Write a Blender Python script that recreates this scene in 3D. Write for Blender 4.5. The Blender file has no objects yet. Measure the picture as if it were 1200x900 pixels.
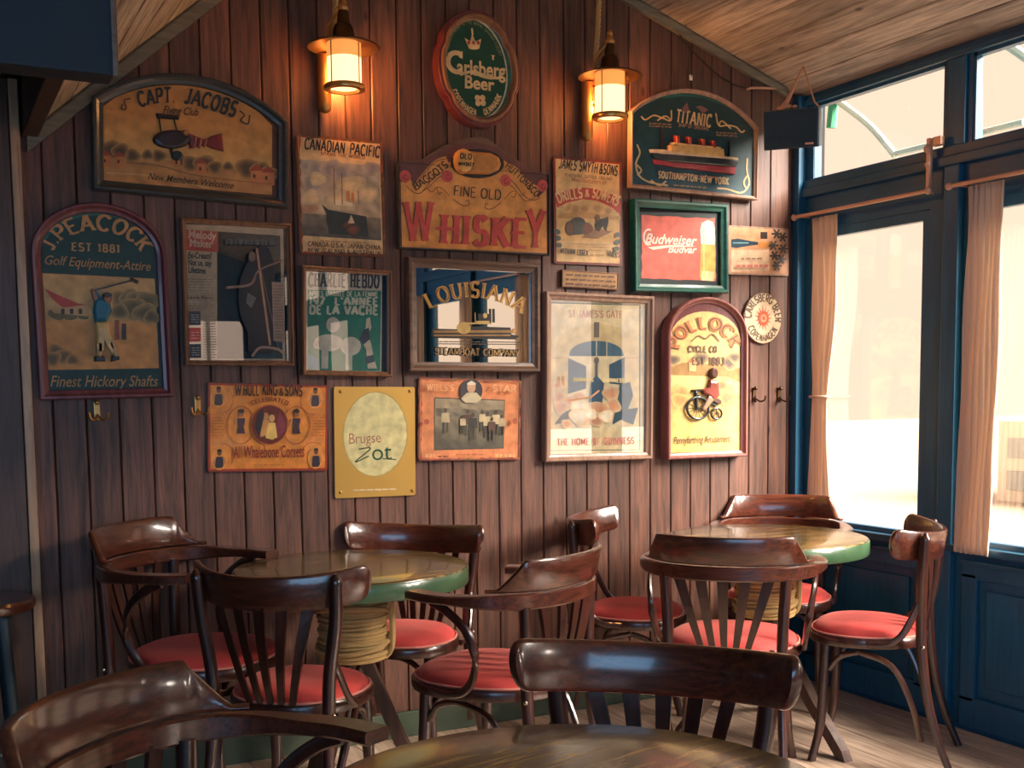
import bpy, bmesh, math, random
from mathutils import Vector, Matrix
random.seed(7)
S = bpy.context.scene
COL = S.collection
PI = math.pi
R = math.radians

# ------------------------------------------------------------------ camera
D, H = 4.1, 1.35
FPX, SHY = 1350.0, 125.0
yw, pt, ro = R(27.1), R(-5.13), R(-0.61)
fw = Vector((math.sin(yw)*math.cos(pt), math.cos(yw)*math.cos(pt), math.sin(pt)))
r0 = Vector((math.cos(yw), -math.sin(yw), 0)); u0 = r0.cross(fw)
rt = r0*math.cos(ro)+u0*math.sin(ro); up = u0*math.cos(ro)-r0*math.sin(ro)
cam_d = bpy.data.cameras.new('camera'); cam = bpy.data.objects.new('camera', cam_d); COL.objects.link(cam)
cam.matrix_world = Matrix(((rt.x, up.x, -fw.x, 0), (rt.y, up.y, -fw.y, -D), (rt.z, up.z, -fw.z, H), (0, 0, 0, 1)))
cam_d.sensor_width = 36; cam_d.lens = FPX/1200*36; cam_d.shift_y = SHY/1200
cam_d.clip_start = 0.02
S.camera = cam
CP = Vector((0, -D, H))
def ray(x, y): return rt*(x-600)-up*(y-450-SHY)+fw*FPX
def at(x, y, Y=0.0):                      # photo point -> point on the plane Y
    d = ray(x, y); return CP+d*((Y+D)/d.y)

# ------------------------------------------------------------------ light
W = 3.57
wd = bpy.data.worlds.new('world'); S.world = wd; wd.use_nodes = True
bg = wd.node_tree.nodes['Background']; bg.inputs[0].default_value = (1.0, 0.72, 0.545, 1); bg.inputs[1].default_value = 1.32
def light(kind, name, loc, energy, color, **k):
    l = bpy.data.lights.new(name, kind); l.energy = energy; l.color = color
    for a, b in k.items(): setattr(l, a, b)
    o = bpy.data.objects.new(name, l); o.location = loc; COL.objects.link(o); return o
sun = light('SUN', 'daylight_sun', (6, -4, 5), 39.0, (1.0, .88, .78), angle=R(40))
sun.rotation_euler = Vector((-.49, .63, -.56)).to_track_quat('-Z', 'Y').to_euler()
fill = light('AREA', 'blue_fill_light', (-.9, -6.3, 2.0), 165, (.32, .63, 1.0), shape='RECTANGLE', size=4.2, size_y=2.6)  # added blue fill behind the camera to lift the shadows, not a lamp of the room
fill.rotation_euler = Vector((.42, .85, -.22)).to_track_quat('-Z', 'Y').to_euler()
S.view_settings.view_transform = 'Standard'; S.view_settings.look = 'None'
S.view_settings.gamma = 1; S.view_settings.exposure = 0.0; S.view_settings.use_curve_mapping = False
S.cycles.max_bounces = 10; S.cycles.transparent_max_bounces = 12
S.cycles.sample_clamp_indirect = 6

# ------------------------------------------------------------------ materials
def lin(c):
    return tuple((v/12.92 if v <= .04045 else ((v+.055)/1.055)**2.4) for v in [x/255 for x in c])+(1,)
def newmat(name):
    m = bpy.data.materials.new(name); m.use_nodes = True
    return m, m.node_tree.nodes, m.node_tree.links, m.node_tree.nodes['Principled BSDF']
def plain(name, c, rough=.5, metal=0, spec=.5, bump=0, bscale=60, coat=0, noise=0.0):
    m, N, L, b = newmat(name)
    b.inputs['Base Color'].default_value = lin(c); b.inputs['Roughness'].default_value = rough
    b.inputs['Metallic'].default_value = metal; b.inputs['Specular IOR Level'].default_value = spec
    b.inputs['Coat Weight'].default_value = coat; b.inputs['Coat Roughness'].default_value = .08
    tc = N.new('ShaderNodeTexCoord')
    if bump:
        n = N.new('ShaderNodeTexNoise'); n.inputs['Scale'].default_value = bscale; L.new(tc.outputs['Object'], n.inputs['Vector'])
        bp = N.new('ShaderNodeBump'); bp.inputs['Strength'].default_value = bump; bp.inputs['Distance'].default_value = .004
        L.new(n.outputs[0], bp.inputs['Height']); L.new(bp.outputs[0], b.inputs['Normal'])
    if noise:
        n = N.new('ShaderNodeTexNoise'); n.inputs['Scale'].default_value = 9; n.inputs['Detail'].default_value = 5
        L.new(tc.outputs['Object'], n.inputs['Vector'])
        mx = N.new('ShaderNodeMix'); mx.data_type = 'RGBA'; mx.blend_type = 'MULTIPLY'
        rp = N.new('ShaderNodeMapRange'); rp.inputs[1].default_value = .3; rp.inputs[2].default_value = .7
        rp.inputs[3].default_value = 1-noise; rp.inputs[4].default_value = 1+noise*.3
        L.new(n.outputs[0], rp.inputs[0]); mx.inputs['Factor'].default_value = 1
        mx.inputs['A'].default_value = lin(c); L.new(rp.outputs[0], mx.inputs['B']); L.new(mx.outputs['Result'], b.inputs['Base Color'])
    return m
def wood(name, c1, c2, axis='Z', rough=.5, grain=1.0, coat=0, knots=False, vary=.25, stretch=14, scale=9, bump=.3, spec=.5, mid=None):
    """planed wood: grain stretched along one axis, knots, each object a tone of its own"""
    m, N, L, b = newmat(name)
    tc = N.new('ShaderNodeTexCoord'); mp = N.new('ShaderNodeMapping'); oi = N.new('ShaderNodeObjectInfo')
    sc = [stretch, stretch, stretch]; sc['XYZ'.index(axis)] = 1.0
    mp.inputs['Scale'].default_value = sc
    L.new(tc.outputs['Object'], mp.inputs['Vector'])
    cm = N.new('ShaderNodeCombineXYZ')
    ml = N.new('ShaderNodeMath'); ml.operation = 'MULTIPLY'; ml.inputs[1].default_value = 61.0
    L.new(oi.outputs['Random'], ml.inputs[0]); [L.new(ml.outputs[0], cm.inputs[i]) for i in range(3)]
    L.new(cm.outputs[0], mp.inputs['Location'])
    n1 = N.new('ShaderNodeTexNoise'); n1.inputs['Scale'].default_value = scale*.35; n1.inputs['Detail'].default_value = 8; n1.inputs['Roughness'].default_value = .65
    n1.inputs['Distortion'].default_value = .6
    L.new(mp.outputs[0], n1.inputs['Vector'])
    rp = N.new('ShaderNodeValToRGB'); rp.color_ramp.elements[0].position = .32; rp.color_ramp.elements[1].position = .68
    rp.color_ramp.elements[0].color = lin(c1); rp.color_ramp.elements[1].color = lin(c2)
    if mid:
        e = rp.color_ramp.elements.new(.5); e.color = lin(mid)
    L.new(n1.outputs[0], rp.inputs[0]); out = rp.outputs[0]
    n2 = N.new('ShaderNodeTexNoise'); n2.inputs['Scale'].default_value = 2.2; n2.inputs['Detail'].default_value = 3
    ad = N.new('ShaderNodeVectorMath'); ad.operation = 'ADD'; L.new(tc.outputs['Object'], ad.inputs[0]); L.new(cm.outputs[0], ad.inputs[1])
    L.new(ad.outputs[0], n2.inputs['Vector'])
    mr = N.new('ShaderNodeMapRange'); mr.inputs[1].default_value = .3; mr.inputs[2].default_value = .7; mr.inputs[3].default_value = 1-vary; mr.inputs[4].default_value = 1+vary
    L.new(n2.outputs[0], mr.inputs[0])
    mr2 = N.new('ShaderNodeMapRange'); mr2.inputs[3].default_value = 1-vary; mr2.inputs[4].default_value = 1+vary
    L.new(oi.outputs['Random'], mr2.inputs[0])
    mm = N.new('ShaderNodeMath'); mm.operation = 'MULTIPLY'; L.new(mr.outputs[0], mm.inputs[0]); L.new(mr2.outputs[0], mm.inputs[1])
    mx = N.new('ShaderNodeMix'); mx.data_type = 'RGBA'; mx.blend_type = 'MULTIPLY'; mx.inputs['Factor'].default_value = 1
    L.new(out, mx.inputs['A']); L.new(mm.outputs[0], mx.inputs['B']); out = mx.outputs['Result']
    if knots:
        k = N.new('ShaderNodeTexVoronoi'); k.inputs['Scale'].default_value = 1.0; k.distance = 'EUCLIDEAN'
        mk = N.new('ShaderNodeMapping'); ks = [6.0, 6.0, 6.0]; ks['XYZ'.index(axis)] = 3.2; mk.inputs['Scale'].default_value = ks
        L.new(ad.outputs[0], mk.inputs['Vector']); L.new(mk.outputs[0], k.inputs['Vector'])
        kr = N.new('ShaderNodeValToRGB'); kr.color_ramp.elements[0].position = .035; kr.color_ramp.elements[1].position = .085
        kr.color_ramp.elements[0].color = (.35, .3, .28, 1); kr.color_ramp.elements[1].color = (1, 1, 1, 1)
        L.new(k.outputs['Distance'], kr.inputs[0])
        m3 = N.new('ShaderNodeMix'); m3.data_type = 'RGBA'; m3.blend_type = 'MULTIPLY'; m3.inputs['Factor'].default_value = 1
        L.new(out, m3.inputs['A']); L.new(kr.outputs[0], m3.inputs['B']); out = m3.outputs['Result']
    L.new(out, b.inputs['Base Color'])
    b.inputs['Roughness'].default_value = rough; b.inputs['Coat Weight'].default_value = coat; b.inputs['Coat Roughness'].default_value = .12
    b.inputs['Specular IOR Level'].default_value = spec
    if bump:
        bp = N.new('ShaderNodeBump'); bp.inputs['Strength'].default_value = bump; bp.inputs['Distance'].default_value = .002
        L.new(n1.outputs[0], bp.inputs['Height']); L.new(bp.outputs[0], b.inputs['Normal'])
    return m
def printed(name, rough=.5, coat=0.0, metal=0):
    """flat printing inks: colour from the attribute, with speckled wear"""
    m, N, L, b = newmat(name)
    a = N.new('ShaderNodeAttribute'); a.attribute_name = 'Col'
    tc = N.new('ShaderNodeTexCoord'); n = N.new('ShaderNodeTexNoise'); n.inputs['Scale'].default_value = 26; n.inputs['Detail'].default_value = 6
    L.new(tc.outputs['Object'], n.inputs['Vector'])
    mr = N.new('ShaderNodeMapRange'); mr.inputs[1].default_value = .3; mr.inputs[2].default_value = .7; mr.inputs[3].default_value = .72; mr.inputs[4].default_value = 1.12
    L.new(n.outputs[0], mr.inputs[0])
    mx = N.new('ShaderNodeMix'); mx.data_type = 'RGBA'; mx.blend_type = 'MULTIPLY'; mx.inputs['Factor'].default_value = 1
    L.new(a.outputs['Color'], mx.inputs['A']); L.new(mr.outputs[0], mx.inputs['B']); L.new(mx.outputs['Result'], b.inputs['Base Color'])
    b.inputs['Roughness'].default_value = rough; b.inputs['Coat Weight'].default_value = coat; b.inputs['Metallic'].default_value = metal
    return m
def glassy(name, gloss=.3, tint=(1, 1, 1), rough=.0):
    m, N, L, b = newmat(name); N.remove(b)
    o = N['Material Output']; t = N.new('ShaderNodeBsdfTransparent'); t.inputs[0].default_value = (*tint, 1)
    g = N.new('ShaderNodeBsdfGlossy'); g.inputs['Roughness'].default_value = rough
    mx = N.new('ShaderNodeMixShader'); mx.inputs[0].default_value = gloss
    L.new(t.outputs[0], mx.inputs[1]); L.new(g.outputs[0], mx.inputs[2]); L.new(mx.outputs[0], o.inputs[0]); return m
def emit(name, c, s):
    m, N, L, b = newmat(name); b.inputs['Base Color'].default_value = (*c, 1); b.inputs['Emission Color'].default_value = (*c, 1); b.inputs['Emission Strength'].default_value = s
    return m

M = {}
M['plank'] = wood('wall_plank_wood', (56, 36, 29), (122, 79, 61), 'Z', rough=.5, knots=True, vary=.22, stretch=16, scale=10)
M['ceil'] = wood('ceiling_plank_wood', (116, 102, 90), (204, 184, 162), 'Y', rough=.6, knots=True, vary=.2, stretch=16, scale=10)
M['floor'] = wood('floor_plank_wood', (156, 126, 106), (226, 200, 176), 'Y', rough=.3, vary=.15, stretch=16, scale=10)
M['backing'] = plain('dark_backing', (14, 18, 22), .9)
M['navy'] = wood('dark_blue_painted_wood', (20, 72, 100), (30, 90, 120), 'Z', rough=.42, vary=.1, bump=.15)
M['navyrail'] = wood('dark_blue_painted_rail', (20, 66, 92), (30, 84, 112), 'Y', rough=.4, vary=.1, bump=.15)
M['trimwood'] = wood('gable_trim_wood', (78, 72, 60), (120, 112, 92), 'X', rough=.5, vary=.1)
M['post'] = wood('post_wood', (62, 44, 36), (98, 70, 58), 'Z', rough=.5, vary=.1)
M['chair'] = wood('dark_varnished_bentwood', (30, 15, 13), (70, 35, 24), 'Z', rough=.3, coat=.6, vary=.1, stretch=7, scale=14, bump=.08)
M['chairx'] = wood('varnished_crest_wood', (38, 18, 13), (98, 48, 30), 'X', rough=.28, coat=.8, vary=.1, stretch=16, scale=16, bump=.06)
M['stoolleg'] = plain('dark_blue_green_paint', (24, 42, 48), .5)
M['palestrip'] = wood('pale_edge_wood', (150, 112, 84), (206, 164, 126), 'Z', rough=.4, vary=.1)
M['screw'] = plain('steel_screw_head', (170, 160, 150), .3, 1)
def velvet():
    m = plain('red_velvet', (204, 68, 62), .85, bump=.15, bscale=300, noise=.22)
    b = m.node_tree.nodes['Principled BSDF']; b.inputs['Sheen Weight'].default_value = .3; b.inputs['Sheen Tint'].default_value = (1, .55, .45, 1); b.inputs['Sheen Roughness'].default_value = .4
    return m
M['velvet'] = velvet()
M['piping_highlight'] = plain('pink_piping_highlight', (214, 130, 116), .5)  # pale pink puts the highlight along the seat rim into the piping colour
M['table'] = wood('varnished_olive_tabletop', (30, 28, 20), (190, 146, 74), 'X', rough=.26, coat=.6, vary=.12, stretch=12, scale=17, bump=.05, mid=(84, 74, 42))
M['rim'] = plain('green_painted_rim', (66, 96, 66), .3, coat=.6, noise=.35)
M['rope'] = plain('hemp_rope', (208, 170, 108), .85, bump=.8, bscale=260, noise=.3)
M['brass'] = plain('aged_brass', (206, 150, 84), .3, .75, noise=.2)
M['darkbrass'] = plain('dark_bronze', (96, 74, 52), .35, 1)
M['goldplate'] = plain('polished_gold_plate', (236, 188, 100), .28, .65, bump=.05, bscale=8)
M['copperrod'] = plain('copper_rod', (206, 160, 136), .4, .25)
M['speaker'] = plain('black_speaker_cloth', (16, 46, 62), .8, bump=.3, bscale=400)
M['speakerside'] = plain('grey_speaker_side', (60, 72, 78), .5)
M['blackbox'] = plain('dark_blue_black_panel', (20, 32, 42), .7)
M['string'] = plain('pale_cord', (190, 140, 112), .8)
M['cable'] = plain('dark_cable', (34, 28, 28), .6)
M['fr_dark'] = wood('dark_frame_paint', (28, 32, 34), (52, 54, 52), 'X', rough=.35, coat=.4, vary=.1)
M['fr_burg'] = wood('burgundy_frame_paint', (82, 30, 34), (122, 56, 56), 'Z', rough=.4, coat=.3, vary=.1)
M['fr_pink'] = wood('dusty_pink_frame_paint', (128, 70, 68), (166, 108, 98), 'Z', rough=.45, coat=.2, vary=.1)
M['fr_green'] = wood('green_frame_paint', (8, 66, 58), (24, 104, 86), 'X', rough=.4, coat=.3, vary=.1)
M['fr_wood'] = wood('light_oak_frame', (112, 72, 46), (160, 110, 76), 'Z', rough=.4, coat=.3, vary=.1)
M['fr_brown'] = wood('brown_stained_frame', (82, 60, 46), (120, 90, 72), 'X', rough=.35, coat=.4, vary=.1)
M['fr_tan'] = wood('tan_moulded_frame', (130, 98, 82), (182, 144, 118), 'Z', rough=.4, coat=.3, vary=.1)
M['signboard'] = plain('sign_edge_paint', (60, 44, 40), .5)
M['print'] = printed('matte_print', .55)
M['printg'] = printed('enamel_print', .3, .25)
M['tinedge'] = plain('rusty_tin_edge', (112, 66, 44), .5, .4)
M['picglass'] = glassy('picture_glass', .15)
M['winglass'] = glassy('window_glass', .06, (.99, .99, .98))
M['mirror'] = plain('mirror_glass', (225, 225, 220), .015, 1)
M['curtain'] = plain('beige_linen_curtain', (222, 196, 174), .9, bump=.25, bscale=200)
def transl(m, c, f):
    N, L = m.node_tree.nodes, m.node_tree.links; o = N['Material Output']; b = N['Principled BSDF']
    t = N.new('ShaderNodeBsdfTranslucent'); t.inputs[0].default_value = lin(c); mx = N.new('ShaderNodeMixShader'); mx.inputs[0].default_value = f
    L.new(b.outputs[0], mx.inputs[1]); L.new(t.outputs[0], mx.inputs[2]); L.new(mx.outputs[0], o.inputs[0])
transl(M['curtain'], (232, 212, 188), .25)
M['opal'] = emit('opal_lamp_glass', (1.0, .66, .32), 1.9)
M['opaltop'] = emit('amber_lamp_glass_top', (1.0, .36, .08), .9)
M['shade'] = plain('brass_shade', (112, 78, 52), .4, .8)
M['ground'] = plain('pale_pavement', (148, 134, 116), .9)
M['outgreen'] = plain('green_outdoor_paint', (60, 150, 110), .6)
M['outpale'] = plain('haze_paled_awning_bar', (196, 206, 190), .7)  # colour paled to stand in for the bright haze outdoors
M['outwall'] = plain('haze_paled_house_wall', (226, 214, 196), .9)  # overexposed look of the distant house put into its pale colour
M['outdark'] = plain('grey_house_window', (150, 160, 160), .6)
M['basegreen'] = plain('green_grey_skirting', (72, 84, 66), .6, noise=.3)
M['white'] = plain('white_tag', (230, 224, 210), .6)

# ------------------------------------------------------------------ mesh helpers
def mesh(name, verts, faces, mat, parent=None, smooth=False, mats=None, mi=None, bev=0):
    me = bpy.data.meshes.new(name); me.from_pydata([tuple(v) for v in verts], [], faces)
    for m in (mats or [mat]): me.materials.append(m)
    if mi: me.polygons.foreach_set('material_index', mi)
    bm = bmesh.new(); bm.from_mesh(me)
    bmesh.ops.recalc_face_normals(bm, faces=bm.faces)
    bm.to_mesh(me); bm.free()
    if smooth: me.polygons.foreach_set('use_smooth', [True]*len(me.polygons))
    o = bpy.data.objects.new(name, me); COL.objects.link(o)
    if parent: o.parent = parent
    if smooth: me.set_sharp_from_angle(angle=R(42))
    return o
class MB:
    def __init__(s): s.v = []; s.f = []
    def add(s, v, f):
        k = len(s.v); s.v += [Vector(p) for p in v]; s.f += [tuple(i+k for i in q) for q in f]; return s
    def box(s, a, b, c=0.0):
        x0, y0, z0 = [min(p, q) for p, q in zip(a, b)]; x1, y1, z1 = [max(p, q) for p, q in zip(a, b)]
        if c <= 0:
            return s.add([(x, y, z) for x in (x0, x1) for y in (y0, y1) for z in (z0, z1)],
                         [(0, 1, 3, 2), (4, 6, 7, 5), (0, 4, 5, 1), (2, 3, 7, 6), (0, 2, 6, 4), (1, 5, 7, 3)])
        bm = bmesh.new(); bmesh.ops.create_cube(bm, size=1)
        for v in bm.verts: v.co = Vector(((x0+x1)/2+v.co.x*(x1-x0), (y0+y1)/2+v.co.y*(y1-y0), (z0+z1)/2+v.co.z*(z1-z0)))
        bmesh.ops.bevel(bm, geom=bm.edges[:], offset=c, segments=2, affect='EDGES', profile=.6)
        bm.verts.index_update(); s.add([v.co.copy() for v in bm.verts], [tuple(v.index for v in f.verts) for f in bm.faces]); bm.free(); return s
    def loft(s, loops, cap=True, closed=False):
        n = len(loops[0]); k = len(s.v); m = len(loops)
        for l in loops: s.v += [Vector(p) for p in l]
        for i in range(m if closed else m-1):
            a = k+i*n; b = k+((i+1) % m)*n
            for j in range(n):
                j2 = (j+1) % n; s.f.append((a+j, a+j2, b+j2, b+j))
        if cap and not closed:
            s.f.append(tuple(k+j for j in reversed(range(n)))); s.f.append(tuple(k+(m-1)*n+j for j in range(n)))
        return s
    def tube(s, pts, r, n=10, ry=None, upv=(0, 0, 1), closed=False, cap=True):
        pts = [Vector(p) for p in pts]; m = len(pts); loops = []
        rs = r if isinstance(r, (list, tuple)) else [r]*m
        prev = None
        for i, p in enumerate(pts):
            if closed: t = pts[(i+1) % m]-pts[i-1]
            else: t = pts[min(i+1, m-1)]-pts[max(i-1, 0)]
            t.normalize()
            ref = Vector(upv) if prev is None else prev
            a = ref-t*ref.dot(t)
            if a.length < 1e-4: a = Vector((1, 0, 0))-t*t.x
            a.normalize(); b = t.cross(a)
            if ry is None: prev = a
            k = (ry/rs[i] if ry else 1)
            q = rs[i]
            loops.append([p+a*(math.cos(2*PI*j/n)*q)+b*(math.sin(2*PI*j/n)*(ry if ry else q)) for j in range(n)])
        return s.loft(loops, cap, closed)
    def lathe(s, prof, c=(0, 0, 0), n=24, cap=True):
        return s.loft([[(c[0]+r*math.cos(2*PI*j/n), c[1]+r*math.sin(2*PI*j/n), c[2]+z) for j in range(n)] for r, z in prof], cap)
    def ball(s, c, r, n=12, sz=1.0, sx=1.0, sy=1.0):
        k = 8
        return s.loft([[(c[0]+sx*r*math.sin(PI*(i+.02)/(k+.04))*math.cos(2*PI*j/n), c[1]+sy*r*math.sin(PI*(i+.02)/(k+.04))*math.sin(2*PI*j/n), c[2]-sz*r*math.cos(PI*(i+.02)/(k+.04))) for j in range(n)] for i in range(k+1)])
    def obj(s, name, mat, parent=None, smooth=False): return mesh(name, s.v, s.f, mat, parent, smooth)
def crom(pts, k=6):
    P = [Vector(p) for p in pts]; P = [P[0]*2-P[1]]+P+[P[-1]*2-P[-2]]; out = []
    for i in range(1, len(P)-2):
        a, b, c, d = P[i-1:i+3]
        for j in range(k):
            t = j/k; out.append(.5*((2*b)+(c-a)*t+(2*a-5*b+4*c-d)*t*t+(3*b-a-3*c+d)*t**3))
    out.append(P[-2]); return out
def tag(o, label=None, cat=None, group=None, kind=None):
    if label: o['label'] = label
    if cat: o['category'] = cat
    if group: o['group'] = group
    if kind: o['kind'] = kind
    return o
def empty(name, loc=(0, 0, 0), rz=0):
    o = bpy.data.objects.new(name, None); o.location = loc; o.rotation_euler.z = rz; o.empty_display_size = .1; COL.objects.link(o); return o
def copy_tree(o, parent=None, at_=None):
    kids = kidmap.get(o.name) or list(o.children); kidmap[o.name] = kids
    c = o.copy(); COL.objects.link(c)
    if parent: c.parent = parent
    for ch in kids: copy_tree(ch, c)
    return c
kidmap = {}

# ------------------------------------------------------------------ the room
def zr(x): return 2.62+.345*(W-x)             # ceiling over the window side
def zl(x): return 1.875+.875*x                # steep ceiling on the left
XR = (2.62+.345*W-1.875)/(.875+.345)          # ridge
def ztop(x): return min(zr(x), zl(x)) if x > .385 else 2.34
YB = -8.6
floor = MB().box((-2.6, YB, -.12), (W+.1, .05, -.02)).obj('floor', M['backing']); tag(floor, kind='structure')
x = W-.002; i = 0
while x > .2:
    w = .135; y = 0
    ln = [1.9, 2.6, 1.5, 2.3][i % 4]
    while y > -4.3:
        y2 = max(-4.3, y-ln); ln = 2.4
        MB().box((-w/2+.0012, y2-y+.001, -.02), (w/2-.0012, 0, 0), .002).obj('plank', M['floor'], floor).location = (x-w/2, y, 0)
        y = y2
    x -= w; i += 1
MB().box((-2.5, YB, -.02), (.2, 0, -.001)).obj('floor_boards', M['post'], floor)
MB().box((.2, YB, -.02), (W, -4.3, -.001)).obj('floor_boards', M['post'], floor)  # unseen rear floor, kept in dark wood to bounce less light

wall = MB().box((-2.6, .012, -.1), (W+.15, .12, 3.5)).obj('wall_back', M['backing']); tag(wall, kind='structure')
# plank seams read off the wall; between them the spacing is even
seams = [67, 105.7, 144, 182, 217, 252, 287, 321, 353, 385, 416, 445, 475, 503, 531, 558, 585, 611, 637, 664, 688, 713, 738, 762, 786, 809, 832, 854, 877, 899.5]
sx = [at(p, 590).x for p in seams]
st = sx[1]-sx[0]
sx = [sx[0]-st, ]+sx
while sx[-1] < W-.03: sx.append(min(W, sx[-1]+.106))
if W-sx[-2] < .03: sx.pop(-2)
sx[-1] = W
def wplank(x0, x1, z0, parent, mat, y=0.0, t=.012, zt=None):
    g = .0016; c = .0035; f = zt or ztop; xs = [x0+g, x0+g+c, x1-g-c, x1-g]; ys = [y+c, y, y, y+c]
    v = [(a, b, z0) for a, b in zip(xs, ys)]+[(xs[3], y+t, z0), (xs[0], y+t, z0)]
    cx, cz = (x0+x1)/2, 0
    v2 = [(a, b, f(a)-.002) for a, b, _ in v]
    v = [(a-cx, b, c_) for a, b, c_ in v+v2]
    o = MB().add(v, [(0, 1, 2, 3, 4, 5), (6, 7, 8, 9, 10, 11)]+[(k, (k+1) % 6, (k+1) % 6+6, k+6) for k in range(6)]).obj('plank', mat, parent)
    o.location.x = cx; return o
for a, b in zip(sx, sx[1:]):
    if a < XR < b: wplank(a, b, .1, wall, M['plank'], zt=lambda q: min(zr(q), zl(q)))
    else: wplank(a, b, .1, wall, M['plank'])
MB().box((.2, -.016, 0), (W, .0, .1), .004).obj('skirting', M['basegreen'], wall)
# wing wall at the left
wing = MB().box((-2.5, -.05, 0), (.30, .012, 2.34)).obj('wall_left', M['backing']); tag(wing, kind='structure')
for a, b in ((-2.5, -.0), (0, .155), (.155, .295)): 
    o = MB().box((a-(a+b)/2+.0015, -.068, .0), (b-(a+b)/2-.0015, -.05, 2.335), .003).obj('plank', M['post'], wing); o.location.x = (a+b)/2
MB().box((.296, -.074, 0), (.325, .0, 2.335), .004).obj('edge_strip', M['palestrip'], wing)
# far side walls of the room
o = MB().box((-2.6, YB, 0), (-2.5, .1, 2.5)).obj('wall_side', M['plank']); tag(o, kind='structure')
end = MB().box((-2.6, YB-.1, 0), (2.4, YB, 3.5)).box((2.4, YB-.1, 0), (W+.1, YB, .72)).box((2.4, YB-.1, 2.1), (W+.1, YB, 3.5)).box((3.25, YB-.1, .7), (W+.1, YB, 2.2)).obj('wall_front', M['navy']); tag(end, kind='structure')
# ceiling
ceil = MB().add([(XR, .1, zr(XR)+.03), (W+.1, .1, zr(W+.1)+.03), (W+.1, YB, zr(W+.1)+.03), (XR, YB, zr(XR)+.03),
                 (XR, .1, zr(XR)+.1), (W+.1, .1, zr(W+.1)+.1), (W+.1, YB, zr(W+.1)+.1), (XR, YB, zr(XR)+.1)],
                [(0, 1, 2, 3), (4, 5, 6, 7), (0, 1, 5, 4), (1, 2, 6, 5), (2, 3, 7, 6), (3, 0, 4, 7)]).obj('ceiling', M['backing']); tag(ceil, kind='structure')
def slopes(x0, x1, f, n, y0, y1, name='plank'):
    for k in range(n):
        a = x0+(x1-x0)*k/n; b = x0+(x1-x0)*(k+1)/n
        dx, dz = b-a, f(b)-f(a); l = math.hypot(dx, dz); tx, tz = dx/l, dz/l; nx, nz = -tz, tx
        g, c = .0016, .004
        prof = [(g, c), (g+c, 0), (l-g-c, 0), (l-g, c), (l-g, .018), (g, .018)]
        cx, cz = (a+b)/2, (f(a)+f(b))/2
        loop = [(a+tx*s+nx*d-cx, a*0+f(a)+tz*s+nz*d-cz) for s, d in prof]
        o = MB().loft([[(q[0], y0, q[1]) for q in loop], [(q[0], y1, q[1]) for q in loop]]).obj(name, M['ceil'], ceil)
        o.location = (cx, 0, cz)
slopes(XR, W, zr, 15, 0, -4.2)
slopes(.385, XR, zl, 12, 0, -4.2)
MB().add([(XR, -4.2, zr(XR)), (W, -4.2, zr(W)), (W, YB, zr(W)), (XR, YB, zr(XR)), (.385, -4.2, zl(.385)), (.385, YB, zl(.385))], [(0, 1, 2, 3), (4, 0, 3, 5)]).obj('ceiling_boards', M['ceil'], ceil)
MB().add([(.34, .1, zl(.34)+.03), (XR, .1, zl(XR)+.03), (XR, YB, zl(XR)+.03), (.34, YB, zl(.34)+.03), (.34, .1, zl(.34)+.1), (XR, .1, zl(XR)+.1), (XR, YB, zl(XR)+.1), (.34, YB, zl(.34)+.1)],
         [(0, 1, 2, 3), (4, 5, 6, 7), (0, 1, 5, 4), (1, 2, 6, 5), (2, 3, 7, 6), (3, 0, 4, 7)]).obj('ceiling_slope', M['backing'], ceil)
MB().box((-2.6, YB, 2.34), (.34, .1, 2.42)).obj('ceiling_flat', M['post'], ceil)
MB().box((.335, YB, 2.17), (.384, -.0, 2.42), .004).obj('ceiling_beam', M['post'], ceil)
# gable trims following the slopes on the back wall
def gtrim(name, xa, xb, f, hgt=.042):
    m = MB(); l = []
    for xx in (xa, xb):
        z = f(xx); l.append([(xx, -.002, z-.001), (xx, -.022, z-.001), (xx, -.026, z-.012), (xx, -.022, z-hgt), (xx, -.002, z-hgt)])
    o = m.loft(l).obj(name, M['trimwood']); tag(o, kind='structure')
gtrim('trim_1', XR, W-.1, lambda q: zr(q)-.0)
gtrim('trim_2', .35, XR, lambda q: zl(q)-.0, .06)

# ------------------------------------------------------------------ window wall
wr = MB().box((W, YB, 2.575), (W+.045, .1, 2.9)).obj('wall_right', M['navyrail']); tag(wr, kind='structure')
MB().box((W, YB, -.02), (W+.045, .0, .70)).obj('wall_below_windows', M['navy'], wr)
MB().box((W-.035, YB, .695), (W+.06, 0, .725), .005).obj('window_sill', M['navyrail'], wr)
MB().box((W, YB, 2.03), (W+.045, .0, 2.25)).obj('transom_beam', M['navyrail'], wr)
MB().box((W-.03, YB, 2.175), (W, 0, 2.215), .006).obj('transom_moulding', M['navyrail'], wr)
MB().box((W-.018, YB, 2.215), (W, 0, 2.25), .003).obj('transom_moulding', M['navyrail'], wr)
MB().box((W-.02, YB, 2.575), (W, 0, 2.60), .004).obj('header_moulding', M['navyrail'], wr)
PITCH = .875
NW = 10
MB().box((W, -.085, 2.25), (W+.045, .0, 2.575)).obj('jamb', M['navy'], wr)
MB().box((W, -.085, .70), (W+.045, .0, 2.03)).obj('jamb', M['navy'], wr)
MB().box((W-.045, -.04, .0), (W, .0, 2.62), .004).obj('corner_post', M['navy'], wr)
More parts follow.
